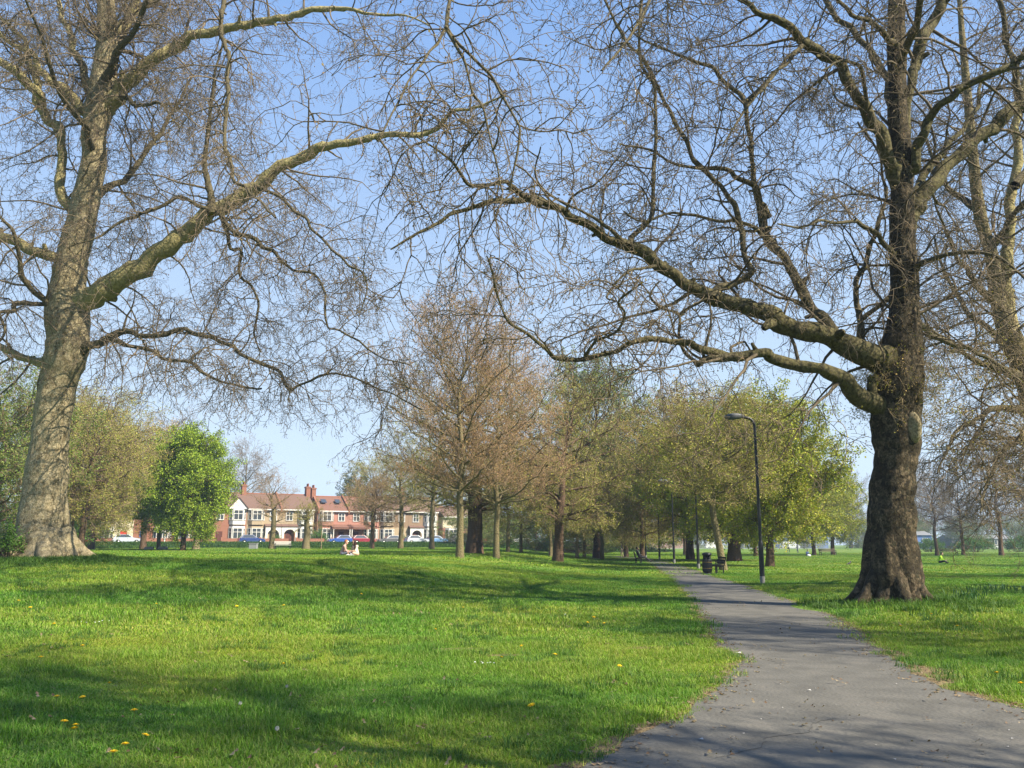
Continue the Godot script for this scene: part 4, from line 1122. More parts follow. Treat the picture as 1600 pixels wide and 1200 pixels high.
func park_tree(called: String, label: String, at: Vector3, o: Dictionary) -> Node3D:
	# o: H height, R trunk radius, clear, spread, kind, bark, n1, n2, seed, size (of shoots), lean, up
	var r := gen(o.seed)
	var root := thing(called, label, "tree", at, 0.0, o.get("group", "trees across the park"))
	root.set_meta("base_name", called)
	var H: float = o.H
	var clear: float = o.clear
	var R: float = o.R
	var lean: Vector3 = o.get("lean", Vector3.ZERO)
	var steps := 12
	var tp := PackedVector3Array()
	var tr := PackedFloat32Array()
	for k in steps + 1:
		var f := float(k) / steps
		var y := f * H * 0.86
		var sway: Vector3 = Vector3(noise.get_noise_2d(y * 0.25, o.seed), 0, noise.get_noise_2d(y * 0.25, o.seed + 50)) * 0.5 * f * o.get("sway", 1.0)
		tp.append(Vector3(0, y, 0) + sway + lean * (f - 0.25 * f * f) * H)
		tr.append(maxf(0.02, R * (1.0 - 0.25 * f) * (1.0 if y < clear else clampf(1.0 - (y - clear) / (H * 0.9 - clear), 0.06, 1.0)) * (1.0 + 0.25 * exp(-y / 0.4))))
	tp.insert(0, tp[0] - Vector3(0, 0.4, 0)); tr.insert(0, tr[0] * 1.15)
	obj("trunk", trunk_skin(tp, tr, 16, 4, 0.10, 0.09, o.seed), o.bark, root)
	var wood := MB.new()
	var xf := []
	var hc := lerpf(clear, H, 0.46)
	var hh := H - hc
	var size: float = o.get("size", 1.0)
	for a in int(o.n1):
		var f: float = (a + 0.5) / float(o.n1)
		var azim := a * 2.39996 + r.randf_range(-0.3, 0.3)
		# a target on the outline of the crown
		var lat := lerpf(o.get("low", -0.75), 0.98, f)
		var ring := sqrt(maxf(0.0, 1.0 - lat * lat))
		var k := r.randf_range(0.72, 1.05)
		var target: Vector3 = Vector3(cos(azim) * ring * o.spread, hc + lat * hh * (1.0 if lat > 0 else (hc - clear * 0.7) / hh), sin(azim) * ring * o.spread) * Vector3(k, 1, k) + lean * H * 0.6
		var y0 := minf(lerpf(clear, H * 0.74, pow(f, 1.15)) + r.randf_range(-0.3, 0.3), target.y - ring * float(o.spread) * 0.32 * o.get("up", 0.75))
		y0 = clampf(y0, clear * 0.85, H * 0.8)
		var fi := clampf(y0 / (H * 0.86) * steps, 0, steps - 0.01) + 1.0
		var st := tp[int(fi)].lerp(tp[int(fi) + 1], fi - int(fi))
		var r0: float = minf(tr[int(fi)] * 0.6, R * 0.38)
		var mid := st.lerp(target, 0.5) + Vector3(0, -0.06 * st.distance_to(target), 0) + rv(r) * 0.35
		var L := st.distance_to(target)
		var n := 9
		var pts := PackedVector3Array()
		for q in n + 1:
			var u := float(q) / n
			var p := st * (1 - u) * (1 - u) + mid * 2.0 * u * (1 - u) + target * u * u
			pts.append(p + (rv(r) * 0.05 * L * o.get("crook", 1.0) * (0.3 + u) * 0.6 if q > 0 else Vector3.ZERO))
		var rads := taper(n + 1, r0, 0.02)
		wood.tube(pts, rads, 7)
		xf.append(shoot(r, pts[n], pts[n] - pts[n - 1], size))
		for q in int(o.n2):
			var u2 := lerpf(0.22, 0.98, (q + r.randf()) / float(o.n2))
			var j := clampi(int(u2 * n), 1, n - 1)
			var t := (pts[j + 1] - pts[j - 1]).normalized()
			var dir := t * 0.6 + t.cross(rv(r)).normalized() + Vector3(0, 0.25 * o.get("up", 0.75), 0)
			var l2 := clampf(L * 0.36, 0.9, 2.6) * r.randf_range(0.7, 1.3) * (1.15 - 0.5 * u2)
			var b2 := wander(r, pts[j], dir, l2, 5, 0.24, Vector3(0, o.get("curl", 0.1), 0))
			wood.tube(b2, taper(6, maxf(0.016, rads[j] * 0.5), 0.012), 4)
			for e in range(1, 6):
				if r.randf() < o.get("fill", 0.58):
					xf.append(shoot(r, b2[e], (b2[e] - b2[e - 1]).normalized() + rv(r) * 0.5, size, 0.6))
	obj("branches", wood, o.get("wood", o.bark), root).set_meta("kind", "stuff")
	hang(part("crown", root), o.kind, xf)
	return root

func build_park_trees() -> void:
	var far := "trees far across the field"
	var grove := "grove of budding trees behind the lawn"
	# the grove in the middle
	var tall := park_tree("maple_tree", "tall slender upright tree with reddish bare twigs, pale straight trunk", spot(-3.08, -51.7), {"H": 16.8, "R": 0.21, "clear": 4.6, "spread": 5.6, "kind": "brown", "bark": M.bark_park, "n1": 30, "n2": 9, "seed": 1, "up": 1.5, "size": 1.0, "group": grove, "low": -0.85, "curl": 0.5})
	copy(tall, "maple beside the viewer, shading the foreground grass", spot(11.0, -0.6), 1.0, Vector3(0.68, 1.25, 0.68))
	copy(tall, "maple right of the view, its branch shadows crossing the path", spot(18.5, -9.2), 2.4, Vector3(0.62, 1.05, 0.62))
	park_tree("maple_tree", "slim upright tree just right of the tallest bare tree", spot(-1.0, -57.0), {"H": 14.6, "R": 0.19, "clear": 4.2, "spread": 6.2, "kind": "brown", "bark": M.bark_park, "n1": 28, "n2": 8, "seed": 2, "up": 1.3, "group": grove, "curl": 0.4})
	park_tree("lime_tree", "stout dark reddish trunk between the two slim upright trees", spot(-2.9, -68.0), {"H": 15.0, "R": 0.6, "clear": 4.0, "spread": 7.4, "kind": "olive", "bark": M.bark_brown, "n1": 26, "n2": 8, "seed": 3, "up": 0.8, "group": grove, "low": -0.95})
	park_tree("lime_tree", "dark trunked tree leaning apart into forks, tan budding crown", spot(3.3, -64.0), {"H": 13.6, "R": 0.34, "clear": 3.6, "spread": 6.2, "kind": "olive", "bark": M.bark_brown, "n1": 24, "n2": 8, "seed": 4, "up": 0.9, "group": grove, "lean": Vector3(0.06, 0, 0), "low": -0.9})
	park_tree("lime_tree", "tall mossy green tree rising behind the grove", spot(9.0, -92.0), {"H": 21.5, "R": 0.5, "clear": 6.0, "spread": 6.8, "kind": "moss", "bark": M.bark_brown, "n1": 26, "n2": 8, "seed": 5, "fill": 0.75, "up": 1.0, "size": 1.2, "group": grove})
	var slim := park_tree("slim_tree", "thin trunked young tree, first of the row behind the grove", spot(-0.4, -84.0), {"H": 10.5, "R": 0.17, "clear": 2.8, "spread": 4.0, "kind": "olive", "bark": M.bark_park, "n1": 16, "n2": 7, "seed": 6, "group": "row of slim young trees"})
	var words := ["second", "third", "fourth", "fifth", "sixth", "seventh"]
	var row := [[0.9, -90.0], [3.6, -82.0], [5.0, -88.0], [6.2, -84.0], [7.4, -90.0], [8.8, -86.0]]
	for k in row.size():
		copy(slim, "thin trunked young tree, %s of the row behind the grove" % words[k], spot(row[k][0], row[k][1]), k * 1.7, Vector3.ONE * (0.9 + 0.07 * (k % 3)))
	# left of the grove, before the street
	var pale := park_tree("street_tree", "thick pale trunked tree before the white bay windows, brown crown", spot(-14.2, -112.0), {"H": 12.5, "R": 0.32, "clear": 4.6, "spread": 5.4, "kind": "olive", "bark": M.bark_park, "n1": 18, "n2": 6, "seed": 7, "size": 1.1, "low": -0.6, "up": 0.6, "fill": 0.45, "group": "trees along the bank"})
	copy(pale, "brown budding tree between the grove and the houses", spot(-9.5, -104.0), 2.0, Vector3(0.95, 1.05, 0.95))
	copy(pale, "sparse brown tree before the roofs right of the skylights", spot(-18.6, -117.0), 4.2, Vector3(0.9, 1.0, 0.9))
	park_tree("street_tree", "small dark stemmed tree beside the sitting pair", spot(-16.8, -106.0), {"H": 8.5, "R": 0.16, "clear": 2.6, "spread": 3.2, "kind": "brown", "bark": M.bark_brown, "n1": 14, "n2": 6, "seed": 8, "group": "trees along the bank"})
	park_tree("sapling", "very thin pale sapling on the bank behind the sitting pair", spot(-22.8, -105.0), {"H": 4.6, "R": 0.06, "clear": 2.2, "spread": 0.9, "kind": "brown", "bark": M.bark_pale, "n1": 7, "n2": 3, "seed": 9, "size": 0.5, "group": "trees along the bank"})
	park_tree("pollard_tree", "ivy-clad stumpy tree between the two pairs of houses", spot(-24.6, -105.0), {"H": 5.8, "R": 0.42, "clear": 2.9, "spread": 1.5, "kind": "olive", "bark": M.bark_park, "n1": 10, "n2": 4, "seed": 10, "size": 0.6, "group": "trees along the bank"})
	park_tree("pollard_tree", "grey pollarded tree with brown twigs before the arched porch", spot(-29.0, -106.0), {"H": 9.0, "R": 0.33, "clear": 3.6, "spread": 2.6, "kind": "brown", "bark": M.bark_park, "n1": 10, "n2": 4, "seed": 11, "size": 0.9, "group": "trees along the bank"})
	park_tree("stump_tree", "short broken tan trunk by the green tree, few side twigs", spot(-35.6, -99.0), {"H": 4.0, "R": 0.36, "clear": 2.6, "spread": 2.2, "kind": "moss", "bark": M.bark_pale, "n1": 9, "n2": 5, "seed": 12, "size": 0.7, "group": "trees along the bank"})
	# the bright green trees
	park_tree("green_tree", "bright green round-topped tree in full young leaf", spot(-32.2, -86.0), {"H": 12.0, "R": 0.24, "clear": 2.6, "spread": 4.3, "kind": "lime", "bark": M.bark_brown, "n1": 34, "n2": 9, "seed": 13, "size": 1.05, "low": -0.92, "fill": 0.62, "lean": Vector3(0.03, 0, 0), "group": "trees in fresh leaf"})
	park_tree("green_tree", "smaller leafy tree tucked against the bright green tree", spot(-37.0, -92.0), {"H": 8.2, "R": 0.2, "clear": 2.8, "spread": 3.0, "kind": "lime", "bark": M.bark_park, "n1": 14, "n2": 6, "seed": 14, "size": 0.95, "group": "trees in fresh leaf"})
	# brown trees behind the left plane tree
	var west := "brown trees behind the pale plane tree"
	var brown := park_tree("hornbeam_tree", "brown twiggy tree with leaning stem just right of the pale plane", spot(-36.8, -75.0), {"H": 13.4, "R": 0.26, "clear": 3.2, "spread": 6.2, "kind": "olive", "bark": M.bark_brown, "n1": 24, "n2": 8, "seed": 15, "size": 1.15, "lean": Vector3(0.05, 0, 0), "group": west, "low": -0.9})
	copy(brown, "brown twiggy tree with slanting stem left of the white parked car", spot(-39.2, -77.5), 1.4, Vector3(1.0, 1.04, 1.0))
	copy(brown, "dull brown tree filling the gap behind the slanting stems", spot(-45.0, -94.0), 2.6, Vector3.ONE * 1.15)
	var ochre := park_tree("ochre_tree", "orange-tinged budding tree behind the bright green tree", spot(-44.5, -106.0), {"H": 15.0, "R": 0.35, "clear": 3.5, "spread": 6.5, "kind": "orange", "bark": M.bark_brown, "n1": 22, "n2": 8, "seed": 16, "size": 1.3, "group": west})
	copy(ochre, "orange-brown budding tree far left behind the pale plane", spot(-56.0, -112.0), 1.9, Vector3.ONE * 1.05)
	var mossy := park_tree("mossy_tree", "mossy green twiggy tree at the left edge of the view", spot(-35.5, -60.0), {"H": 13.0, "R": 0.22, "clear": 2.6, "spread": 5.0, "kind": "moss", "bark": M.bark_brown, "n1": 20, "n2": 8, "seed": 17, "group": west, "low": -0.9})
	copy(mossy, "mossy twiggy tree behind the left flank of the pale trunk", spot(-40.5, -66.0), 3.0, Vector3.ONE * 1.02)
	# bare trees around and behind the houses
	var bare := park_tree("bare_tree", "bare grey tree rising behind the chimney left of the gap", spot(-57.0, -186.0), {"H": 22.0, "R": 0.4, "clear": 6.0, "spread": 6.2, "kind": "grey", "bark": M.bark_park, "n1": 22, "n2": 7, "seed": 18, "size": 1.2, "group": "bare trees behind the houses", "curl": -0.4})
	copy(bare, "bare grey tree behind the orange-tinged tree on the left", spot(-58.0, -150.0), 1.0, Vector3(1.0, 1.0, 1.0))
	copy(bare, "bare pale tree high behind the brown trees on the left", spot(-66.0, -136.0), 2.2, Vector3(1.05, 1.05, 1.05))
	copy(bare, "bare tree behind the far right end of the houses", spot(-22.0, -196.0), 3.3, Vector3(1.2, 0.85, 1.2))
	copy(bare, "bare tree behind the tan budding grove", spot(-4.0, -186.0), 4.4, Vector3(1.3, 0.95, 1.3))
	copy(bare, "bare tree behind the mossy green tree", spot(8.0, -170.0), 5.2, Vector3(1.2, 0.9, 1.2))
	park_tree("conifer_tree", "dark evergreen poking above the roofs by the gap", spot(-33.0, -186.0), {"H": 16.0, "R": 0.35, "clear": 1.5, "spread": 3.2, "kind": "conifer", "bark": M.bark_brown, "n1": 26, "n2": 6, "seed": 19, "size": 1.3, "up": 0.1, "group": "bare trees behind the houses"})
	# right of the path
	var lane := "trees coming into leaf beside the path"
	park_tree("field_maple", "leaning forked tree by the litter bin, yellow-olive young leaves", spot(12.8, -53.5), {"H": 10.6, "R": 0.21, "clear": 4.3, "spread": 4.8, "kind": "olive", "bark": M.bark_park, "n1": 22, "n2": 8, "fill": 0.7, "seed": 20, "lean": Vector3(-0.10, 0, 0), "group": lane, "low": -0.6, "crook": 1.6, "size": 0.95})
	park_tree("chestnut_tree", "massive reddish trunk behind the leaning tree, golden green crown", spot(20.2, -80.0), {"H": 14.0, "R": 0.58, "clear": 3.2, "spread": 8.2, "kind": "gold", "bark": M.bark_brown, "n1": 32, "n2": 8, "seed": 21, "size": 1.15, "low": -0.9, "group": lane, "up": 0.6})
	park_tree("chestnut_tree", "golden green tree directly behind the tall black lamp", spot(18.2, -62.3), {"H": 11.8, "R": 0.27, "clear": 3.0, "spread": 5.4, "kind": "gold", "bark": M.bark_brown, "n1": 28, "n2": 8, "seed": 22, "size": 1.0, "low": -0.85, "group": lane, "lean": Vector3(0.04, 0, 0)})
	park_tree("chestnut_tree", "dark trunked tree left of the bin, orange-brown upper crown", spot(17.4, -86.0), {"H": 17.0, "R": 0.36, "clear": 3.4, "spread": 6.8, "kind": "orange", "bark": M.bark_brown, "n1": 26, "n2": 8, "seed": 23, "size": 1.25, "low": -0.9, "group": lane})
	var lane_tree := park_tree("lane_tree", "tan budding tree behind the reclining man", spot(16.0, -108.0), {"H": 14.5, "R": 0.26, "clear": 3.2, "spread": 6.0, "kind": "olive", "bark": M.bark_brown, "n1": 22, "n2": 8, "seed": 24, "size": 1.3, "group": "tan trees closing the path", "low": -0.95})
	copy(lane_tree, "tan budding tree at the bend of the path", spot(12.0, -126.0), 1.3, Vector3.ONE * 1.05)
	copy(lane_tree, "tan budding tree beyond the row of lamp posts", spot(24.0, -122.0), 2.5, Vector3.ONE * 1.0)
	copy(lane_tree, "tan budding tree left of the bend of the path", spot(14.2, -96.0), 3.9, Vector3(0.9, 0.85, 0.9))
	copy(lane_tree, "tan budding tree deep in the gap at the end of the path", spot(19.0, -150.0), 5.0, Vector3.ONE * 1.2)
	copy(lane_tree, "tan budding tree between the mossy tree and the orange crown", spot(13.5, -104.0), 0.6, Vector3(0.95, 1.1, 0.95))
	# single small trees in the field
	var small := park_tree("small_tree", "small golden tree nearest the big trunk, at the right of the leafy group", spot(44.5, -122.0), {"H": 10.5, "R": 0.26, "clear": 3.0, "spread": 4.2, "kind": "gold", "bark": M.bark_brown, "n1": 18, "n2": 7, "seed": 25, "size": 1.15, "group": "small trees in the field"})
	copy(small, "small golden tree beside the far bench", spot(40.5, -118.0), 2.0, Vector3.ONE * 0.95)
	copy(small, "small golden tree before the white railings", spot(31.0, -112.0), 3.1, Vector3.ONE * 0.9)
	var slender := park_tree("slender_tree", "slender bare tree right of the big dark trunk", spot(56.0, -116.0), {"H": 12.0, "R": 0.22, "clear": 3.6, "spread": 4.2, "kind": "grey", "bark": M.bark_brown, "n1": 18, "n2": 6, "seed": 26, "size": 0.8, "group": "small trees in the field"})
	copy(slender, "forked bare tree near the field bench on the right", spot(60.5, -118.0), 1.6, Vector3.ONE * 0.95)
	copy(slender, "stout bare tree at the far right of the field", spot(64.5, -116.0), 2.9, Vector3(1.25, 1.3, 1.25))
	copy(slender, "bare tree beyond the right edge plane tree", spot(72.0, -120.0), 4.0, Vector3(1.3, 1.45, 1.3))
	var ruddy := park_tree("ruddy_tree", "large ruddy brown tree behind the right edge plane", spot(70.0, -104.0), {"H": 17.5, "R": 0.35, "clear": 4.0, "spread": 6.5, "kind": "brown", "bark": M.bark_brown, "n1": 24, "n2": 8, "seed": 27, "size": 1.3, "group": "small trees in the field", "low": -0.9})
	copy(ruddy, "ruddy brown tree in the far right corner", spot(84.0, -122.0), 2.0, Vector3.ONE * 1.1)
	# the belt of trees beyond the field
	var r := gen(700)
	var belt := park_tree("belt_tree", "hazy bare tree at the left end of the far belt", spot(38.0, -300.0), {"H": 23.0, "R": 0.5, "clear": 4.0, "spread": 9.5, "kind": "grey", "bark": M.bark_park, "n1": 20, "n2": 7, "seed": 28, "size": 1.7, "group": far, "low": -0.95})
	var where := ["behind the parked white van", "behind the white railings", "above the blue roof", "right of the blue roof", "left of the big dark trunk", "just behind the big dark trunk", "right of the big dark trunk", "above the blue hoarding", "between the two slender bare trees", "behind the field bushes", "above the far parked cars", "far right beyond the cars", "at the right end"]
	for k in where.size():
		var u := lerpf(0.19, 0.66, k / 12.0)
		var d := r.randf_range(285.0, 350.0)
		copy(belt, "hazy bare tree of the far belt, %s" % where[k], spot(u * d, -d), r.randf() * TAU, Vector3.ONE * r.randf_range(0.75, 1.15))
	var low := park_tree("hedge_tree", "low hazy green tree of the far field hedge, left end", spot(40.0, -275.0), {"H": 8.0, "R": 0.3, "clear": 0.8, "spread": 6.0, "kind": "moss", "bark": M.bark_brown, "n1": 16, "n2": 6, "seed": 29, "size": 1.6, "group": "low hedge trees beyond the field", "low": -0.98})
	var spots := ["by the white van", "behind the railings", "near the blue roof", "left of the big dark trunk", "right of the big dark trunk", "behind the slender trees", "by the far cars", "at the right end"]
	for k in spots.size():
		var u := lerpf(0.21, 0.64, k / 7.0)
		var d := r.randf_range(268.0, 300.0)
		copy(low, "low hazy green tree of the far field hedge, %s" % spots[k], spot(u * d, -d), r.randf() * TAU, Vector3.ONE * r.randf_range(0.7, 1.2))
	var infill := ["behind the slim row, left end", "behind the slim row", "behind the slim row, right end", "at the left of the lane end", "filling the lane end", "left behind the pale plane", "far left behind the mossy trees", "between the grove and the red car"]
	var at8 := [[-6.0, -150.0], [4.0, -140.0], [10.0, -135.0], [16.0, -160.0], [25.0, -165.0], [-52.0, -100.0], [-62.0, -104.0], [-1.0, -170.0]]
	for k in at8.size():
		copy(low, "low green hedge tree, %s" % infill[k], spot(at8[k][0], at8[k][1]), k * 1.1, Vector3(1.0, 0.62, 1.0)).set_meta("group", "low hedge trees closing the view")
	# bushes
	var b0 := bush("bush", "round green bush beyond the slender bare tree", spot(80.0, -168.0), 3.2, 2.6, 71)
	var b1 := bush("bush", "wide green bush beyond the field bench", spot(87.5, -166.0), 4.6, 2.8, 72)
	var b2 := bush("bush", "dark green bush at the far right of the field", spot(97.0, -168.0), 3.6, 2.8, 73)
	for b in [b0, b1, b2]: b.set_meta("group", "bushes across the field")
	bush("nettle_clump", "leafy green suckers sprouting at the foot of the pale plane", Vector3(-18.6, land(-18.6, -32.6), -32.5), 0.62, 1.3, 74)
	bush("bush", "green bush behind the slanting brown stems", spot(-43.0, -84.0), 2.2, 3.2, 75)

func bush(called: String, label: String, at: Vector3, w: float, h: float, s: int) -> Node3D:
	var r := gen(s)
	var root := thing(called, label, "bush", at)
	var stems := MB.new()
	var xf := []
	for k in int(60 * maxf(1.0, w)):
		var a := r.randf() * TAU
		var q := sqrt(r.randf())
		var top := Vector3(cos(a) * q * w * 0.9, h * sqrt(maxf(0.05, 1.0 - q * q)) * r.randf_range(0.45, 0.95), sin(a) * q * w * 0.9)
		if k % 5 == 0:
			stems.tube(PackedVector3Array([Vector3(top.x * 0.3, -0.1, top.z * 0.3), top * 0.5 + rv(r) * 0.1, top]), PackedFloat32Array([0.03, 0.02, 0.01]), 4)
		xf.append(shoot(r, top * r.randf_range(0.5, 1.0), top.normalized(), clampf(h * 0.55, 0.6, 1.9), 0.8))
	obj("stems", stems, M.twig_dark, root)
	hang(part("foliage", root), "bush", xf)
	return root

# ------------------------------------------------------------------ houses
const ACROSS := Basis(Vector3(0, 0, -1), Vector3(0, 1, 0), Vector3(1, 0, 0))

func add_window(parent: Node, b: Basis, at: Vector3, w: float, h: float, cols: int, rows: int, frame_mat: Material, transom := 0.62) -> void:
	# at: middle of the sill on the wall face; b.z points out of the wall
	var fr := MB.new()
	var t := 0.11
	fr.box(at + b * Vector3(0, t * 0.5, 0.05), Vector3(w, t, 0.13), b)
	fr.box(at + b * Vector3(0, h - t * 0.5, 0.05), Vector3(w, t, 0.10), b)
	for e in [-1, 1]:
		fr.box(at + b * Vector3(e * (w - t) * 0.5, h * 0.5, 0.05), Vector3(t, h - t * 2.0, 0.10), b)
	for k in range(1, cols):
		fr.box(at + b * Vector3(-w * 0.5 + w * k / cols, h * 0.5, 0.05), Vector3(0.085, h - t * 2.0, 0.09), b)
	if rows > 1:
		for k in cols:
			fr.box(at + b * Vector3(-w * 0.5 + w * (k + 0.5) / cols, h * transom, 0.05), Vector3(w / cols - 0.1, 0.085, 0.088), b)
	var f := obj("window", fr, frame_mat, parent)
	var pn := MB.new()
	pn.box(at + b * Vector3(0, h * 0.5, 0.022), Vector3(w - t * 1.6, h - t * 1.6, 0.03), b)
	obj("pane", pn, M.pane, f)

func house(q0: float, q1: float, label: String, o: Dictionary) -> Node3D:
	var w := q1 - q0
	var root := thing("terraced_house", label, "house", ROW + ALONG * (q0 + w * 0.5) + Vector3(0, 1.5, 0), 0.0, "terraced houses facing the park")
	root.basis = Basis(ALONG, Vector3.UP, FRONT)
	var eave: float = o.get("eave", 6.0)
	var ridge: float = o.get("ridge", 8.8)
	var lo := MB.new()
	lo.box(Vector3(0, 1.5, -4.0), Vector3(w - 0.02, 3.0, 8.0))
	obj("wall", lo, o.wall, root)
	var hi := MB.new()
	hi.box(Vector3(0, 3.0 + (eave - 3.0) * 0.5, -4.0), Vector3(w - 0.02, eave - 3.0, 8.03))
	obj("upper_wall", hi, o.upper, root)
	var rf := MB.new()
	rf.prism(PackedVector2Array([Vector2(-0.45, eave - 0.12), Vector2(-0.45, eave + 0.06), Vector2(4.0, ridge), Vector2(8.45, eave + 0.06), Vector2(8.45, eave - 0.12)]), -w * 0.5, w * 0.5, Transform3D(ACROSS, Vector3.ZERO))
	var roof := obj("roof", rf, o.roof, root)
	var rt := MB.new()
	rt.tube(PackedVector3Array([Vector3(-w * 0.5, ridge, -4), Vector3(w * 0.5, ridge, -4)]), PackedFloat32Array([0.13, 0.13]), 8, true)
	obj("ridge_tiles", rt, M.clay, roof)
	var gut := MB.new()
	gut.box(Vector3(0, eave - 0.13, 0.42), Vector3(w - 0.04, 0.2, 0.12))
	obj("gutter", gut, M.white_paint, roof)
	for e in o.get("chimney", []):
		var cx: float = e * w * 0.5
		var cb := MB.new()
		cb.box(Vector3(cx, ridge + 0.35, -4.0), Vector3(0.75, 2.3, 1.25))
		cb.box(Vector3(cx, ridge + 1.38, -4.0), Vector3(0.92, 0.24, 1.42))
		var ch := obj("chimney", cb, M.brick, roof)
		for k in 4:
			var pot := MB.new()
			pot.lathe([[0.12, 0.0], [0.14, 0.05], [0.10, 0.12], [0.10, 0.48], [0.13, 0.52], [0.09, 0.55]], 8, Vector3(cx, ridge + 1.5, -4.48 + 0.32 * k))
			obj("chimney_pot", pot, M.clay, ch)
	for e in o.get("parapet", []):
		var pw := MB.new()
		var px: float = e * (w * 0.5 - 0.14)
		pw.prism(PackedVector2Array([Vector2(-0.5, eave - 0.5), Vector2(-0.5, eave + 0.4), Vector2(4.0, ridge + 0.4), Vector2(8.5, eave + 0.4), Vector2(8.5, eave - 0.5)]), px - 0.14, px + 0.14, Transform3D(ACROSS, Vector3.ZERO))
		obj("party_wall", pw, M.brick, roof)
	for k in int(o.get("skylights", 0)):
		var sl := MB.new()
		var slope := atan2(ridge - eave, 4.45)
		sl.box(Vector3(-1.4 + 2.6 * k, (eave + ridge) * 0.5 + 0.42, -1.72), Vector3(0.95, 0.1, 1.25), Basis(Vector3(1, 0, 0), slope))
		obj("skylight", sl, M.pane, roof)
	var bx: float = o.bay * w * 0.23
	var fm: Material = o.get("frames", M.white_paint)
	var levels := [[0.0, 3.0, 0.85, 1.85]]
	if o.get("upper_bay", true): levels.append([3.25, eave - 0.15, 0.75, 1.75])
	for lv in levels:
		var y0: float = lv[0]
		var bm := MB.new()
		var out := PackedVector2Array([Vector2(-1.35, -0.2), Vector2(-1.35, 0.02), Vector2(-0.85, 0.72), Vector2(0.85, 0.72), Vector2(1.35, 0.02), Vector2(1.35, -0.2)])
		var up := Basis(Vector3(1, 0, 0), Vector3(0, 0, -1), Vector3(0, 1, 0))
		var pl := PackedVector2Array()
		for p in out: pl.append(Vector2(p.x, -p.y))
		bm.prism(pl, y0, float(lv[1]), Transform3D(up, Vector3(bx, 0, 0)))
		var bay := obj("bay", bm, o.get("bay_mat", M.white_paint), root)
		add_window(bay, Basis.IDENTITY, Vector3(bx, y0 + lv[2], 0.72), 1.6, lv[3], 2, 2, fm)
		for e in [-1, 1]:
			var n := Vector3(e * 0.70, 0, 0.50).normalized()
			var bb := Basis(Vector3.UP.cross(n), Vector3.UP, n)
			add_window(bay, bb, Vector3(bx + e * 1.10, y0 + lv[2], 0.37), 0.72, lv[3], 1, 2, fm)
	if o.get("gable", false):
		var gb := MB.new()
		gb.prism(PackedVector2Array([Vector2(bx - 1.6, eave - 0.1), Vector2(bx, eave + 1.7), Vector2(bx + 1.6, eave - 0.1)]), -0.6, 0.78)
		var g := obj("gable", gb, M.white_paint, root)
		var gr := MB.new()
		for e in [-1, 1]:
			gr.box(Vector3(bx + e * 0.86, eave + 0.88, -0.7), Vector3(2.5, 0.14, 3.3), Basis(Vector3(0, 0, 1), -e * 0.845))
		obj("gable_roof", gr, o.roof, g)
	var ox: float = -float(o.bay) * w * 0.26
	add_window(root, Basis.IDENTITY, Vector3(ox, 4.0, 0.02), 1.25, 1.5, 2, 2, fm)
	if o.get("porch", "arch") == "arch":
		var ar := PackedVector2Array([Vector2(-1.35, 0), Vector2(-1.35, 2.95), Vector2(1.35, 2.95), Vector2(1.35, 0), Vector2(1.0, 0)])
		for k in 13:
			var a := PI * k / 12
			ar.append(Vector2(cos(a) * 1.0, 1.55 + sin(a) * 0.95))
		ar.append(Vector2(-1.0, 0))
		var pm := MB.new()
		pm.prism(ar, 0.55, 0.75, Transform3D(Basis.IDENTITY, Vector3(ox, 0, 0)))
		var porch := obj("porch", pm, M.white_paint, root)
		var pr := MB.new()
		pr.box(Vector3(ox, 3.18, 0.42), Vector3(2.9, 0.1, 1.05), Basis(Vector3(1, 0, 0), 0.42))
		obj("porch_roof", pr, o.roof, porch)
	var dm := MB.new()
	dm.box(Vector3(ox, 1.05, 0.05), Vector3(0.95, 2.1, 0.1))
	var door := obj("door", dm, o.door, root)
	var kn := MB.new()
	kn.lathe([[0.0, -0.04], [0.045, 0.0], [0.0, 0.04]], 8, Vector3(ox + 0.36, 1.05, 0.14))
	obj("door_knob", kn, M.gold_paint, door)
	return root

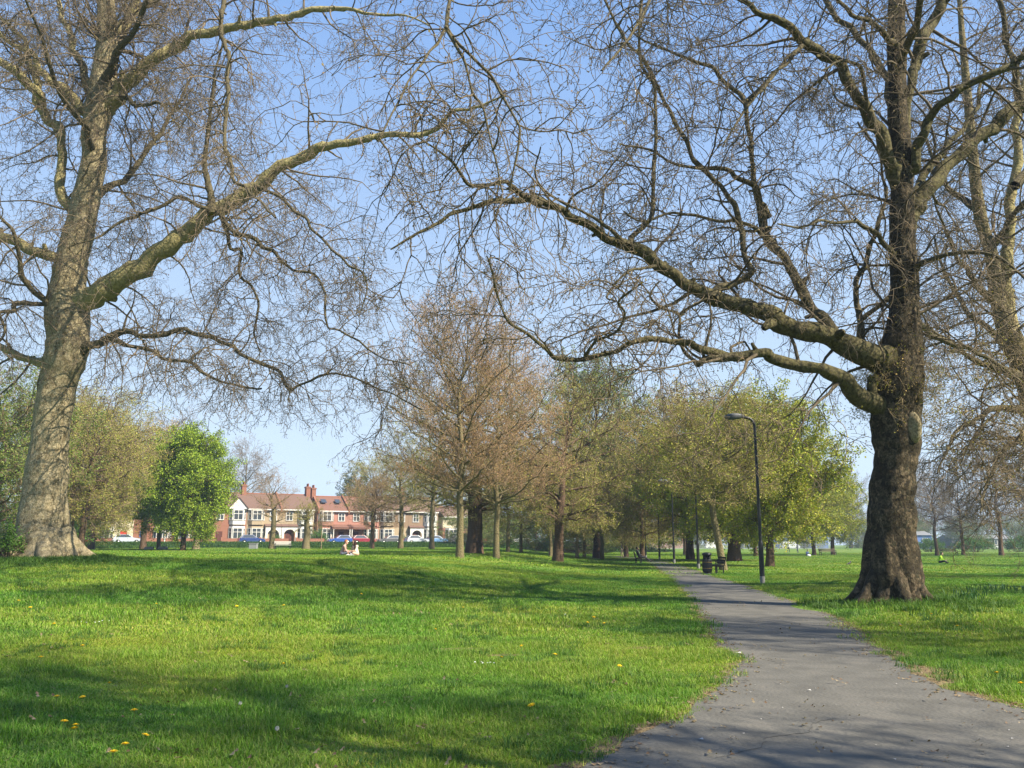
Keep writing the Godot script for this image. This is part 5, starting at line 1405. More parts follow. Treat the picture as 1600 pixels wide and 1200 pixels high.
func build_houses() -> void:
	var red := mat(0.5, 0.03, 0.02, 0.4)
	var blue := mat(0.02, 0.10, 0.38, 0.4)
	var brown_door := mat(0.09, 0.03, 0.02, 0.5)
	house(-8.3, -2.4, "brick house half hidden by the pale plane trunk", {"porch": "none", "bay_mat": M.brick, "wall": M.brick, "upper": M.brick, "roof": M.tile, "bay": -1, "door": brown_door, "chimney": [1]})
	house(-2.4, 3.5, "cream fronted house with the red front door", {"porch": "none", "bay_mat": M.render_cream, "wall": M.render_cream, "upper": M.render_cream, "roof": M.tile, "bay": -1, "door": red, "chimney": []})
	house(3.5, 9.5, "red brick house with the blue front door", {"porch": "none", "bay_mat": M.brick, "wall": M.brick, "upper": M.brick, "roof": M.tile, "bay": 1, "door": blue, "chimney": [1]})
	house(9.5, 15.5, "brick house hidden behind the bright green tree", {"porch": "none", "bay_mat": M.brick, "wall": M.brick, "upper": M.render_tan, "roof": M.tile, "bay": -1, "door": brown_door})
	house(15.5, 21.3, "brick house with white gabled bay by the green tree", {"porch": "none", "wall": M.brick, "upper": M.brick, "roof": M.tile, "bay": 1, "door": brown_door, "chimney": [1], "gable": true})
	house(21.3, 27.2, "tan house with arched white porch left of the sharp roofline", {"bay_mat": M.render_tan, "wall": M.render_tan, "upper": M.render_tan, "roof": M.tile, "bay": -1, "door": brown_door, "parapet": [1]})
	house(27.2, 33.0, "house with wide white arched porch and upper white bay under chimneys", {"wall": M.brick, "upper": M.render_tan, "roof": M.tile, "bay": 1, "door": brown_door, "chimney": [0.9]})
	var b1 := house(33.6, 39.4, "pinkish brick house with two skylights left of the shared porch", {"wall": M.brick_pink, "upper": M.brick_pink, "roof": M.tile_red, "bay": -1, "door": brown_door, "chimney": [-0.95], "skylights": 2, "porch": "lean", "bay_mat": M.brick_pink, "parapet": [-1, 1], "eave": 5.9, "ridge": 8.6})
	var b2 := house(39.4, 45.2, "pinkish brick house at the right of the shared porch", {"wall": M.brick_pink, "upper": M.brick_pink, "roof": M.tile_red, "bay": 1, "door": brown_door, "porch": "lean", "bay_mat": M.brick_pink, "eave": 5.9, "ridge": 8.6})
	for e in [[b1, 0.35], [b2, -0.35]]:
		var pr := MB.new()
		pr.box(Vector3(e[1] * 4.0, 3.15, 0.75), Vector3(3.9 if e[1] > 0 else 3.86, 0.12, 1.9), Basis(Vector3(1, 0, 0), 0.32))
		pr.box(Vector3(e[1] * 4.0, 2.68, 1.55), Vector3(3.9 if e[1] > 0 else 3.86, 0.18, 0.1))
		var pp := obj("porch_roof", pr, M.tile_red, e[0])
		for k in [-1, 1]:
			var po := MB.new()
			po.box(Vector3(e[1] * 4.0 + k * 1.7, 1.3, 1.5), Vector3(0.13, 2.6, 0.13))
			obj("post", po, M.white_paint, pp)
	house(45.2, 51.0, "tan house behind the brown tree with white french windows", {"porch": "none", "bay_mat": M.render_tan, "wall": M.render_tan, "upper": M.render_brown, "roof": M.tile, "bay": -1, "door": M.white_paint, "chimney": [1]})
	house(51.0, 57.0, "brown house with tall white bay right of the pale trunk", {"wall": M.render_brown, "upper": M.render_brown, "roof": M.tile, "bay": 1, "door": brown_door})
	house(58.0, 65.0, "low cream and orange brick house by the slim trees", {"wall": M.brick_pink, "upper": M.render_cream, "roof": M.tile, "bay": -1, "door": brown_door, "eave": 5.2, "ridge": 7.2, "upper_bay": false, "porch": "none"})
	house(66.0, 72.0, "cream house seen through the grove trunks", {"porch": "none", "wall": M.render_tan, "upper": M.render_cream, "roof": M.tile, "bay": 1, "door": brown_door, "eave": 5.2, "ridge": 7.2})
	var w := MB.new()
	for k in 13:
		var q := -8.0 + k * 6.2
		w.box(Vector3(q + 2.4, 0.42, 0), Vector3(4.6, 0.85, 0.24))
		w.box(Vector3(q + 2.4, 0.88, 0), Vector3(4.64, 0.08, 0.3))
		w.box(Vector3(q - 0.1, 0.55, 0), Vector3(0.36, 1.1, 0.36))
	var gw := obj("garden_wall", w, M.brick)
	gw.transform = Transform3D(Basis(ALONG, Vector3.UP, FRONT), ROW + FRONT * 3.7 + Vector3(0, 1.5, 0))
	tag(gw, "low brick garden wall with piers before the houses", "wall")
	var r := gen(88)
	for e in [[12.5, "green garden shrub before the hidden brick house", 1.0], [19.8, "dark garden shrub under the gabled bay", 0.8], [26.0, "garden shrub beside the arched porches", 0.9], [33.3, "tall dark garden shrub in the gap between the house pairs", 1.6], [37.6, "garden shrub before the shared porch", 0.7], [42.6, "yellowish garden shrub under the shared porch post", 0.9], [49.0, "garden shrub before the french windows", 0.9]]:
		var p: Vector3 = ROW + ALONG * float(e[0]) + FRONT * r.randf_range(2.0, 3.0)
		var b := bush("garden_shrub", e[1], Vector3(p.x, 1.5, p.z), 0.9 * float(e[2]), 1.7 * float(e[2]), 90 + int(e[0]))
		b.set_meta("group", "shrubs in the front gardens")

# ------------------------------------------------------------------ vehicles
func car(label: String, at: Vector3, turn: float, paint: Material, o := {}) -> Node3D:
	var root := thing(o.get("called", "parked_car"), label, o.get("category", "car"), at, turn, o.get("group", "cars parked along the street"))
	var L: float = o.get("L", 4.1)
	var W := 1.7
	var van: bool = o.get("van", false)
	var sh := 0.95 if not van else 1.1
	var roof := 1.45 if not van else 2.1
	var body := PackedVector2Array([Vector2(-L * 0.5, 0.35), Vector2(-L * 0.5 - 0.03, 0.6), Vector2(-L * 0.48, sh - 0.06), Vector2(-L * 0.44, sh), Vector2(L * 0.2, sh), Vector2(L * 0.44, sh - 0.14), Vector2(L * 0.5, sh - 0.32), Vector2(L * 0.5 + 0.02, 0.42), Vector2(L * 0.48, 0.26)])
	for wx in [L * 0.31, -L * 0.31]:
		for k in 7:
			var a := PI * k / 6
			body.append(Vector2(wx + cos(a) * 0.36, 0.26 + sin(a) * 0.38))
	body.append(Vector2(-L * 0.47, 0.26))
	var bm := MB.new()
	bm.prism(body, -W * 0.5, W * 0.5)
	var x0 := -L * 0.46
	var x1 := L * (0.2 if not van else 0.34)
	var t0 := -L * (0.34 if not van else 0.455)
	var t1 := L * (0.03 if not van else 0.2)
	var wt := W * 0.5 - (0.2 if not van else 0.08)
	var wb := W * 0.5 - 0.03
	var lo := [Vector3(x0, sh, wb), Vector3(x1, sh, wb), Vector3(x1, sh, -wb), Vector3(x0, sh, -wb)]
	var hi := [Vector3(t0, roof, wt), Vector3(t1, roof, wt), Vector3(t1, roof, -wt), Vector3(t0, roof, -wt)]
	for k in 4:
		var k2 := (k + 1) % 4
		bm.quad(lo[k], hi[k], hi[k2], lo[k2])
	bm.quad(hi[0], hi[3], hi[2], hi[1])
	obj("body", bm, paint, root)
	for k in 4:
		if van and (k == 0 or k == 2 or k == 3): continue
		var k2 := (k + 1) % 4
		var c: Vector3 = (lo[k] + lo[k2] + hi[k] + hi[k2]) * 0.25
		var n: Vector3 = ((hi[k2] - lo[k]) as Vector3).cross(hi[k] - lo[k]).normalized() * 0.012
		var g := MB.new()
		var q := []
		for e in [lo[k], hi[k], hi[k2], lo[k2]]:
			q.append(c + (e - c) * 0.86 + n)
		g.quad(q[0], q[1], q[2], q[3])
		obj("window", g, M.pane, root)
	for wx in [L * 0.31, -L * 0.31]:
		for e in [-1, 1]:
			var ty := MB.new()
			ty.lathe([[0.18, -0.09], [0.29, -0.1], [0.31, -0.07], [0.31, 0.07], [0.29, 0.1], [0.18, 0.09]], 16, Vector3(wx, 0.31, e * (W * 0.5 - 0.12)), Basis(Vector3(1, 0, 0), PI / 2))
			var wh := obj("wheel", ty, M.tyre, root)
			var rm := MB.new()
			rm.lathe([[0.0, 0.10], [0.08, 0.1], [0.19, 0.06], [0.2, 0.0], [0.19, -0.06], [0.08, -0.1], [0.0, -0.1]], 12, Vector3(wx, 0.31, e * (W * 0.5 - 0.12)), Basis(Vector3(1, 0, 0), PI / 2))
			obj("rim", rm, M.rim, wh)
	for e in [-1, 1]:
		var hl := MB.new()
		hl.box(Vector3(L * 0.49, sh - 0.3, e * 0.62), Vector3(0.1, 0.16, 0.34))
		obj("headlight", hl, M.glass_lamp, root)
		var tl := MB.new()
		tl.box(Vector3(-L * 0.49, sh - 0.2, e * 0.7), Vector3(0.1, 0.24, 0.2))
		obj("tail_light", tl, M.red_lamp, root)
	return root

func paint(r: float, g: float, b: float) -> StandardMaterial3D:
	var m := mat(r, g, b, 0.3, 0.0, 0.5)
	m.clearcoat_enabled = true
	m.clearcoat = 0.8
	m.clearcoat_roughness = 0.05
	return m

func build_cars() -> void:
	var turn := atan2(-ALONG.z, ALONG.x)
	var silver := paint(0.42, 0.47, 0.52)
	var navy := paint(0.025, 0.05, 0.17)
	var blue := paint(0.03, 0.08, 0.30)
	var maroon := paint(0.22, 0.015, 0.03)
	var sky := paint(0.14, 0.28, 0.50)
	var grey := paint(0.09, 0.095, 0.10)
	var redp := paint(0.42, 0.03, 0.02)
	for e in [[2.0, 8.0, silver, "silver car parked before the red front door", 0], [-5.4, 8.0, redp, "dark red car just left of the pale plane trunk", 0], [20.6, 8.0, navy, "navy car parked before the gabled bay", 0],
			[35.3, 8.2, blue, "long blue car parked before the two skylights", 1], [39.4, 8.0, maroon, "maroon car parked before the shared porch", 0], [44.3, 8.0, grey, "dark grey car right of the maroon car", 1], [48.4, 10.5, silver, "pale silver car parked before the french windows", 0],
			[53.4, 8.0, sky, "light blue car right of the thick pale trunk", 0], [57.2, 8.0, grey, "dark grey car before the tall white bay", 1], [61.3, 8.0, redp, "bright red car by the low orange house", 0], [70.4, 8.0, silver, "white-silver car seen between the grove trunks", 1]]:
		var p: Vector3 = ROW + ALONG * float(e[0]) + FRONT * float(e[1])
		car(e[3], Vector3(p.x, 1.51, p.z), turn + (PI if e[4] else 0.0), e[2])
	# vehicles beyond the field
	var white := paint(0.70, 0.70, 0.69)
	car("white van parked beyond the field by the leaning tree", spot(58.0, -252.0), 0.1, white, {"van": true, "L": 5.4, "called": "parked_van", "category": "van", "group": "vehicles beyond the field"})
	car("white van parked before the blue roofed building", spot(83.0, -262.0), 0.0, white, {"van": true, "L": 5.2, "called": "parked_van", "category": "van", "group": "vehicles beyond the field"})
	for e in [[134.0, -246.0, white, "white car beyond the bushes, left of the three far cars"], [141.0, -246.0, silver, "silver car beyond the bushes, middle of the three far cars"], [148.0, -247.0, sky, "blue car beyond the bushes, right of the three far cars"]]:
		car(e[3], spot(e[0], e[1]), 0.05, e[2], {"group": "vehicles beyond the field"})

# ------------------------------------------------------------------ street and park furniture
func path_lamp(label: String, at: Vector3, turn: float) -> Node3D:
	var root := thing("path_lamp", label, "lamp post", at, turn, "black lamp posts along the path")
	root.set_meta("base_name", "path_lamp")
	var ft := MB.new()
	ft.lathe([[0.10, -0.2], [0.10, 0.3], [0.098, 0.31]], 16)
	obj("base", ft, M.grey_paint, root)
	var lo := MB.new()
	lo.lathe([[0.095, 0.3], [0.098, 0.32], [0.098, 1.55], [0.09, 1.62], [0.068, 1.68], [0.068, 1.7]], 16)
	lo.box(Vector3(0, 0.85, 0.095), Vector3(0.09, 0.5, 0.02))
	obj("column", lo, M.black_paint, root)
	var up := MB.new()
	var pts := PackedVector3Array()
	var rad := PackedFloat32Array()
	for k in 7:
		pts.append(Vector3(0, lerpf(1.6, 6.25, k / 6.0), 0)); rad.append(lerpf(0.064, 0.056, k / 6.0))
	for k in range(1, 9):
		var a := PI * 0.5 * k / 8
		pts.append(Vector3(-0.30 * (1 - cos(a)), 6.25 + 0.42 * sin(a), 0)); rad.append(0.054)
	pts.append(Vector3(-0.55, 6.71, 0)); rad.append(0.05)
	up.tube(pts, rad, 12, true)
	obj("arm", up, M.black_paint, root)
	var hd := MB.new()
	var prof := [[0.0, 0.0], [0.07, 0.02], [0.12, 0.1], [0.17, 0.25], [0.19, 0.46], [0.16, 0.66], [0.08, 0.78], [0.0, 0.8]]
	hd.lathe(prof, 16, Vector3(-0.42, 6.75, 0), Basis(Vector3(0, 0.72, 0), Vector3(-1, -0.06, 0), Vector3(0, 0, 1.0)))
	var head := obj("lamp_head", hd, mat(0.10, 0.105, 0.11, 0.5), root)
	var gl := MB.new()
	gl.lathe([[0.0, 0.0], [0.09, 0.06], [0.12, 0.2], [0.11, 0.36], [0.0, 0.46]], 12, Vector3(-0.62, 6.68, 0), Basis(Vector3(0, 0.6, 0), Vector3(-1, -0.06, 0), Vector3(0, 0, 1.0)))
	obj("bowl", gl, M.glass_lamp, head)
	return root

func bench(label: String, at: Vector3, turn: float, wood: Material, length := 1.8, group := "park benches") -> Node3D:
	# faces +z
	var root := thing("park_bench", label, "bench", at, turn, group)
	for k in 4:
		var s := MB.new()
		s.box(Vector3(0, 0.44, 0.17 - 0.115 * k), Vector3(length, 0.035, 0.095))
		obj("seat_slat", s, wood, root)
	for k in 3:
		var s := MB.new()
		s.box(Vector3(0, 0.58 + 0.13 * k, -0.27 - 0.035 * k), Vector3(length, 0.1, 0.03), Basis(Vector3(1, 0, 0), -0.25))
		obj("back_slat", s, wood, root)
	for e in [-1, 1]:
		var f := MB.new()
		var x: float = e * (length * 0.5 - 0.12)
		f.box(Vector3(x, 0.21, 0.18), Vector3(0.06, 0.46, 0.06))
		f.box(Vector3(x, 0.21, -0.22), Vector3(0.06, 0.46, 0.06))
		f.box(Vector3(x, 0.405, -0.02), Vector3(0.058, 0.05, 0.44))
		f.box(Vector3(x, 0.66, -0.32), Vector3(0.055, 0.5, 0.05), Basis(Vector3(1, 0, 0), -0.25))
		f.box(Vector3(x, 0.66, -0.05), Vector3(0.06, 0.04, 0.5))
		f.box(Vector3(x, 0.54, 0.17), Vector3(0.055, 0.2, 0.05))
		obj("leg", f, M.black_paint, root)
	return root

func build_street_things() -> void:
	# white double-armed street lamp
	var p := ROW + ALONG * 6.6 + FRONT * 14.5
	var sl := thing("street_lamp", "white street lamp with two outstretched arms among the brown trees", "lamp post", Vector3(p.x, 1.45, p.z))
	sl.basis = Basis(ALONG, Vector3.UP, FRONT)
	var col := MB.new()
	col.lathe([[0.10, 0.0], [0.10, 1.2], [0.07, 1.25], [0.06, 4.2]], 12)
	obj("column", col, M.white_paint, sl)
	for e in [-1, 1]:
		var am := MB.new()
		am.tube(PackedVector3Array([Vector3(0, 4.1, 0), Vector3(e * 0.4, 4.4, 0), Vector3(e * 1.4, 4.5, 0)]), PackedFloat32Array([0.05, 0.045, 0.04]), 8, true)
		var a := obj("arm", am, M.white_paint, sl)
		var hd := MB.new()
		hd.lathe([[0.0, 0.0], [0.1, 0.1], [0.14, 0.4], [0.05, 0.75], [0.0, 0.76]], 10, Vector3(e * 1.2, 4.5, 0), Basis(Vector3(0, 0.6, 0), Vector3(e, 0, 0), Vector3(0, 0, e)))
		obj("lamp_head", hd, M.white_paint, a)
	# white blocks at the foot of the small green tree and a low pale bench on the bank
	for e in [[-37.7, -91.3, "white stone block left of the small leafy stem"], [-36.2, -91.2, "white stone block right of the small leafy stem"]]:
		var b := MB.new()
		b.prism(PackedVector2Array([Vector2(-0.42, 0), Vector2(-0.45, 0.2), Vector2(-0.34, 0.34), Vector2(0.3, 0.36), Vector2(0.44, 0.22), Vector2(0.42, 0)]), -0.25, 0.25)
		var o := obj("stone_block", b, M.stone)
		o.position = spot(e[0], e[1], 0.03)
		tag(o, e[2], "block", "white blocks by the stem")
	bench("pale bench at the foot of the bank left of the ivy stump", spot(-26.6, -102.0), 0.35, mat(0.42, 0.40, 0.36, 0.8), 1.9)
	var bl := MB.new()
	bl.box(Vector3(0, 0.3, 0), Vector3(0.9, 0.6, 0.6))
	bl.box(Vector3(0, 0.64, 0), Vector3(1.0, 0.08, 0.7))
	var cab := obj("utility_box", bl, mat(0.25, 0.26, 0.27, 0.5))
	cab.position = spot(-30.6, -104.0)
	tag(cab, "small grey utility box on the bank before the arched porch", "box")

func build_park_things() -> void:
	var l0 := path_lamp("tall black lamp post with grey head nearest on the path", spot(9.96, -35.2), 0.0)
	copy(l0, "black lamp post beside the litter bin", spot(12.0, -56.8), 0.2)
	copy(l0, "black lamp post before the dark trunked tree", spot(13.3, -72.3), 0.3)
	copy(l0, "black lamp post right behind the reclining man", spot(14.4, -86.0), 0.4)
	copy(l0, "most distant black lamp post near the bend", spot(14.9, -98.0), 0.5)
	# litter bin
	var b := thing("litter_bin", "black litter bin with hooded top at the right of the path", "bin", spot(10.35, -46.8))
	var st := MB.new()
	st.lathe([[0.20, -0.05], [0.20, 0.06], [0.16, 0.08]], 20)
	obj("base", st, M.black_paint, b)
	var bd := MB.new()
	bd.lathe([[0.16, 0.06], [0.23, 0.10], [0.235, 0.14], [0.25, 0.70], [0.255, 0.74], [0.24, 0.76], [0.20, 0.76]], 20)
	for k in 20:
		var a := TAU * k / 20
		bd.box(Vector3(cos(a) * 0.246, 0.42, sin(a) * 0.246), Vector3(0.02, 0.55, 0.03), Basis(Vector3.UP, -a))
	obj("drum", bd, M.black_paint, b)
	for y in [0.30, 0.62]:
		var g := MB.new()
		g.lathe([[0.262, y - 0.008], [0.266, y], [0.262, y + 0.008]], 20)
		obj("band", g, M.gold_paint, b)
	var nk := MB.new()
	for k in 4:
		var a := TAU * (k + 0.5) / 4
		nk.box(Vector3(cos(a) * 0.17, 0.87, sin(a) * 0.17), Vector3(0.06, 0.24, 0.14), Basis(Vector3.UP, -a))
	nk.lathe([[0.13, 0.74], [0.13, 1.0]], 12)
	obj("neck", nk, M.dark, b)
	var hd := MB.new()
	hd.lathe([[0.17, 0.98], [0.25, 0.99], [0.26, 1.03], [0.24, 1.08], [0.15, 1.12], [0.0, 1.14]], 20)
	obj("hood", hd, M.black_paint, b)
	bench("black bench seen end-on behind the litter bin", spot(10.95, -47.4), -PI / 2, M.dark, 1.7)
	bench("dark bench the reclining man sits on", spot(10.35, -72.0), PI / 2 - 0.1, M.wood, 1.8)
	bench("brown bench far across the field beside the golden trees", spot(42.0, -117.0), 0.2, M.wood, 2.4)
	bench("brown bench far across the field by the forked bare tree", spot(58.6, -118.0), 0.1, M.wood, 2.4)

# ------------------------------------------------------------------ people
func blob(bones: Array, cell: float, smooth: float) -> MB:
	# bones: [from, to, radius, radius, colour]; a smooth union of tapered capsules, meshed as surface nets
	var lo := Vector3.ONE * 99.0
	var hi := Vector3.ONE * -99.0
	for q in bones:
		var m: float = maxf(q[2], q[3]) + cell * 2.0
		for e in [q[0], q[1]]:
			lo = lo.min(e - Vector3.ONE * m); hi = hi.max(e + Vector3.ONE * m)
	var n := Vector3i(((hi - lo) / cell).ceil()) + Vector3i.ONE
	var f := PackedFloat32Array()
	f.resize(n.x * n.y * n.z)
	f.fill(1.0)
	for q in bones:
		var a: Vector3 = q[0]
		var ba: Vector3 = q[1] - a
		var bb := maxf(ba.length_squared(), 1e-9)
		var m: float = maxf(q[2], q[3]) + smooth + cell * 2.5
		var i0 := Vector3i(((a.min(q[1]) - Vector3.ONE * m - lo) / cell).floor()).clamp(Vector3i.ZERO, n - Vector3i.ONE)
		var i1 := Vector3i(((a.max(q[1]) + Vector3.ONE * m - lo) / cell).ceil()).clamp(Vector3i.ZERO, n - Vector3i.ONE)
		for z in range(i0.z, i1.z + 1):
			for y in range(i0.y, i1.y + 1):
				for x in range(i0.x, i1.x + 1):
					var p := lo + Vector3(x, y, z) * cell
					var t := clampf((p - a).dot(ba) / bb, 0.0, 1.0)
					var d := (p - a - ba * t).length() - lerpf(q[2], q[3], t)
					var k := (z * n.y + y) * n.x + x
					var h := clampf(0.5 + 0.5 * (f[k] - d) / smooth, 0.0, 1.0)
					f[k] = lerpf(f[k], d, h) - smooth * h * (1.0 - h)
	var mb := MB.new()
	var at := PackedInt32Array()
	at.resize(f.size())
	at.fill(-1)
	var sx := 1
	var sy := n.x
	var sz := n.x * n.y
	var corner := [0, sx, sy, sx + sy, sz, sx + sz, sy + sz, sx + sy + sz]
	for z in n.z - 1:
		for y in n.y - 1:
			for x in n.x - 1:
				var k := z * sz + y * sy + x
				var mask := 0
				for e in 8:
					if f[k + corner[e]] < 0.0: mask |= 1 << e
				if mask == 0 or mask == 255: continue
				var s := Vector3.ZERO
				var c := 0
				for e in 8:
					for ax in [1, 2, 4]:
						if e & ax: continue
						var g: int = e | ax
						if (mask >> e & 1) == (mask >> g & 1): continue
						var t := f[k + corner[e]] / (f[k + corner[e]] - f[k + corner[g]])
						var pe := Vector3(e & 1, e >> 1 & 1, e >> 2 & 1)
						var pg := Vector3(g & 1, g >> 1 & 1, g >> 2 & 1)
						s += pe.lerp(pg, t)
						c += 1
				var p := lo + (Vector3(x, y, z) + s / c) * cell
				at[k] = mb.v.size()
				mb.v.append(p)
				mb.n.append(Vector3(f[k + 1] - f[k], f[k + sy] - f[k], f[k + sz] - f[k]).normalized())
				var best := 9.0
				var col := Color.WHITE
				for q in bones:
					var ba: Vector3 = q[1] - q[0]
					var t := clampf((p - q[0]).dot(ba) / maxf(ba.length_squared(), 1e-9), 0.0, 1.0)
					var d: float = (p - q[0] - ba * t).length() - lerpf(q[2], q[3], t)
					if d < best:
						best = d
						col = q[4]
				mb.c.append(col)
	for z in range(1, n.z - 1):
		for y in range(1, n.y - 1):
			for x in range(1, n.x - 1):
				var k := z * sz + y * sy + x
				for ax in 3:
					var st: int = [sx, sy, sz][ax]
					if (f[k] < 0.0) == (f[k + st] < 0.0): continue
					var u: int = [sy, sz, sx][ax]
					var w: int = [sz, sx, sy][ax]
					var q := [at[k], at[k - u], at[k - u - w], at[k - w]]
					if q.min() < 0: continue
					var order := [q[0], q[1], q[2], q[0], q[2], q[3]]
					var nn := (mb.v[q[2]] - mb.v[q[0]]).cross(mb.v[q[1]] - mb.v[q[0]])
					if nn.dot(mb.n[q[0]] + mb.n[q[1]] + mb.n[q[2]]) < 0:
						order = [q[0], q[2], q[1], q[0], q[3], q[2]]
					for e in order: mb.i.append(e)
	return mb

func fingers(mb: MB, wrist: Vector3, dir: Vector3, down: Vector3, col: Color) -> void:
	# four fingers of unequal length with a bend, and a thumb from the side of the palm
	mb.col = col
	var side := dir.cross(down).normalized()
	var palm := wrist + dir * 0.07
	for k in 4:
		var s := palm + side * (0.027 - 0.018 * k)
		var l: float = [0.065, 0.075, 0.07, 0.055][k]
		mb.tube(PackedVector3Array([s - dir * 0.02, s + dir * l * 0.5, s + dir * l * 0.85 + down * l * 0.35]), PackedFloat32Array([0.0095, 0.009, 0.007]), 6, true)
	mb.tube(PackedVector3Array([wrist + dir * 0.02 + side * 0.025, wrist + dir * 0.05 + side * 0.055, wrist + dir * 0.08 + side * 0.06 + down * 0.02]), PackedFloat32Array([0.011, 0.010, 0.008]), 6, true)

func figure(label: String, at: Vector3, turn: float, j: Dictionary, c: Dictionary, cell: float) -> Node3D:
	# j: pelvis, chest, neck, head, look, and [shoulder, elbow, hand], [hip, knee, ankle, toe] for both sides
	var root := thing("person", label, "person", at, turn, "people in the park")
	var b := []
	var up: Vector3 = (j.chest - j.pelvis).normalized()
	b.append([j.pelvis, j.pelvis.lerp(j.chest, 0.45), 0.135, 0.115, c.legs if c.get("low", false) else c.top])
	b.append([j.pelvis.lerp(j.chest, 0.35), j.chest, 0.12, 0.125, c.top])
	b.append([j.arms[0][0], j.arms[1][0], 0.075, 0.075, c.top])
	b.append([j.chest, j.neck, 0.10, 0.052, c.top])
	b.append([j.neck, j.head - up * 0.02, 0.05, 0.055, c.skin])
	b.append([j.head - up * 0.035 + j.look * 0.02, j.head + up * 0.035, 0.072, 0.088, c.skin])
	b.append([j.head + j.look * 0.085 + up * 0.0, j.head + j.look * 0.108 - up * 0.022, 0.012, 0.015, c.skin])
	b.append([j.head + j.look * 0.055 - up * 0.075, j.head + j.look * 0.07 - up * 0.075, 0.032, 0.028, c.skin])
	var ear: Vector3 = j.look.cross(up).normalized() * 0.085
	for e in [-1, 1]:
		b.append([j.head + ear * e, j.head + ear * e - up * 0.03, 0.016, 0.012, c.skin])
	for a in j.arms:
		b.append([a[0], a[1], 0.055, 0.043, c.top])
		b.append([a[1], a[2], 0.041, 0.028, c.get("sleeve", c.skin)])
		b.append([a[2], a[2] + (a[2] - a[1]).normalized() * 0.07, 0.030, 0.030, c.skin])
	for l in j.legs:
		b.append([l[0], l[1], 0.092, 0.062, c.legs])
		b.append([l[1], l[2], 0.060, 0.042, c.legs])
		b.append([l[2], l[3], 0.042, 0.036, c.shoes])
	var mb := blob(b, cell, 0.03)
	for a in j.arms:
		fingers(mb, a[2], (a[2] - a[1]).normalized(), Vector3(0, -1, 0), c.skin)
	var m := StandardMaterial3D.new()
	m.vertex_color_use_as_albedo = true
	m.roughness = 0.8
	obj("body", mb, m, root)
	var hair := []
	var back: Vector3 = -j.look
	hair.append([j.head + up * 0.045 + back * 0.025, j.head + up * 0.03 + back * 0.035, 0.094, 0.096, Color.WHITE])
	if c.get("long", false):
		for e in [-1, 1]:
			hair.append([j.head + ear * e * 0.9 + back * 0.03, j.neck + ear * e * 1.1 + j.look * 0.05 - up * 0.16, 0.055, 0.05, Color.WHITE])
		hair.append([j.head + back * 0.06, j.neck + back * 0.08 - up * 0.18, 0.085, 0.06, Color.WHITE])
	obj("hair", blob(hair, minf(cell, 0.022), 0.03), c.hair, root)
	var ey := MB.new()
	for e in [-1, 1]:
		ey.lathe([[0.0, -0.012], [0.012, 0.0], [0.0, 0.012]], 8, j.head + ear * e * 0.4 + j.look * 0.076 + up * 0.012)
	obj("eyes", ey, M.dark, root)
	if c.get("shades", false):
		var sg := MB.new()
		for e in [-1, 1]:
			sg.box(j.head + ear * e * 0.42 + j.look * 0.092 + up * 0.012, Vector3(0.055, 0.038, 0.012), Basis(ear.normalized(), up, ear.normalized().cross(up)))
		sg.box(j.head + j.look * 0.095 + up * 0.02, Vector3(0.03, 0.01, 0.01), Basis(ear.normalized(), up, ear.normalized().cross(up)))
		obj("sunglasses", sg, M.dark, root)
	return root

func V(x: float, y: float, z: float) -> Vector3:
	return Vector3(x, y, z)

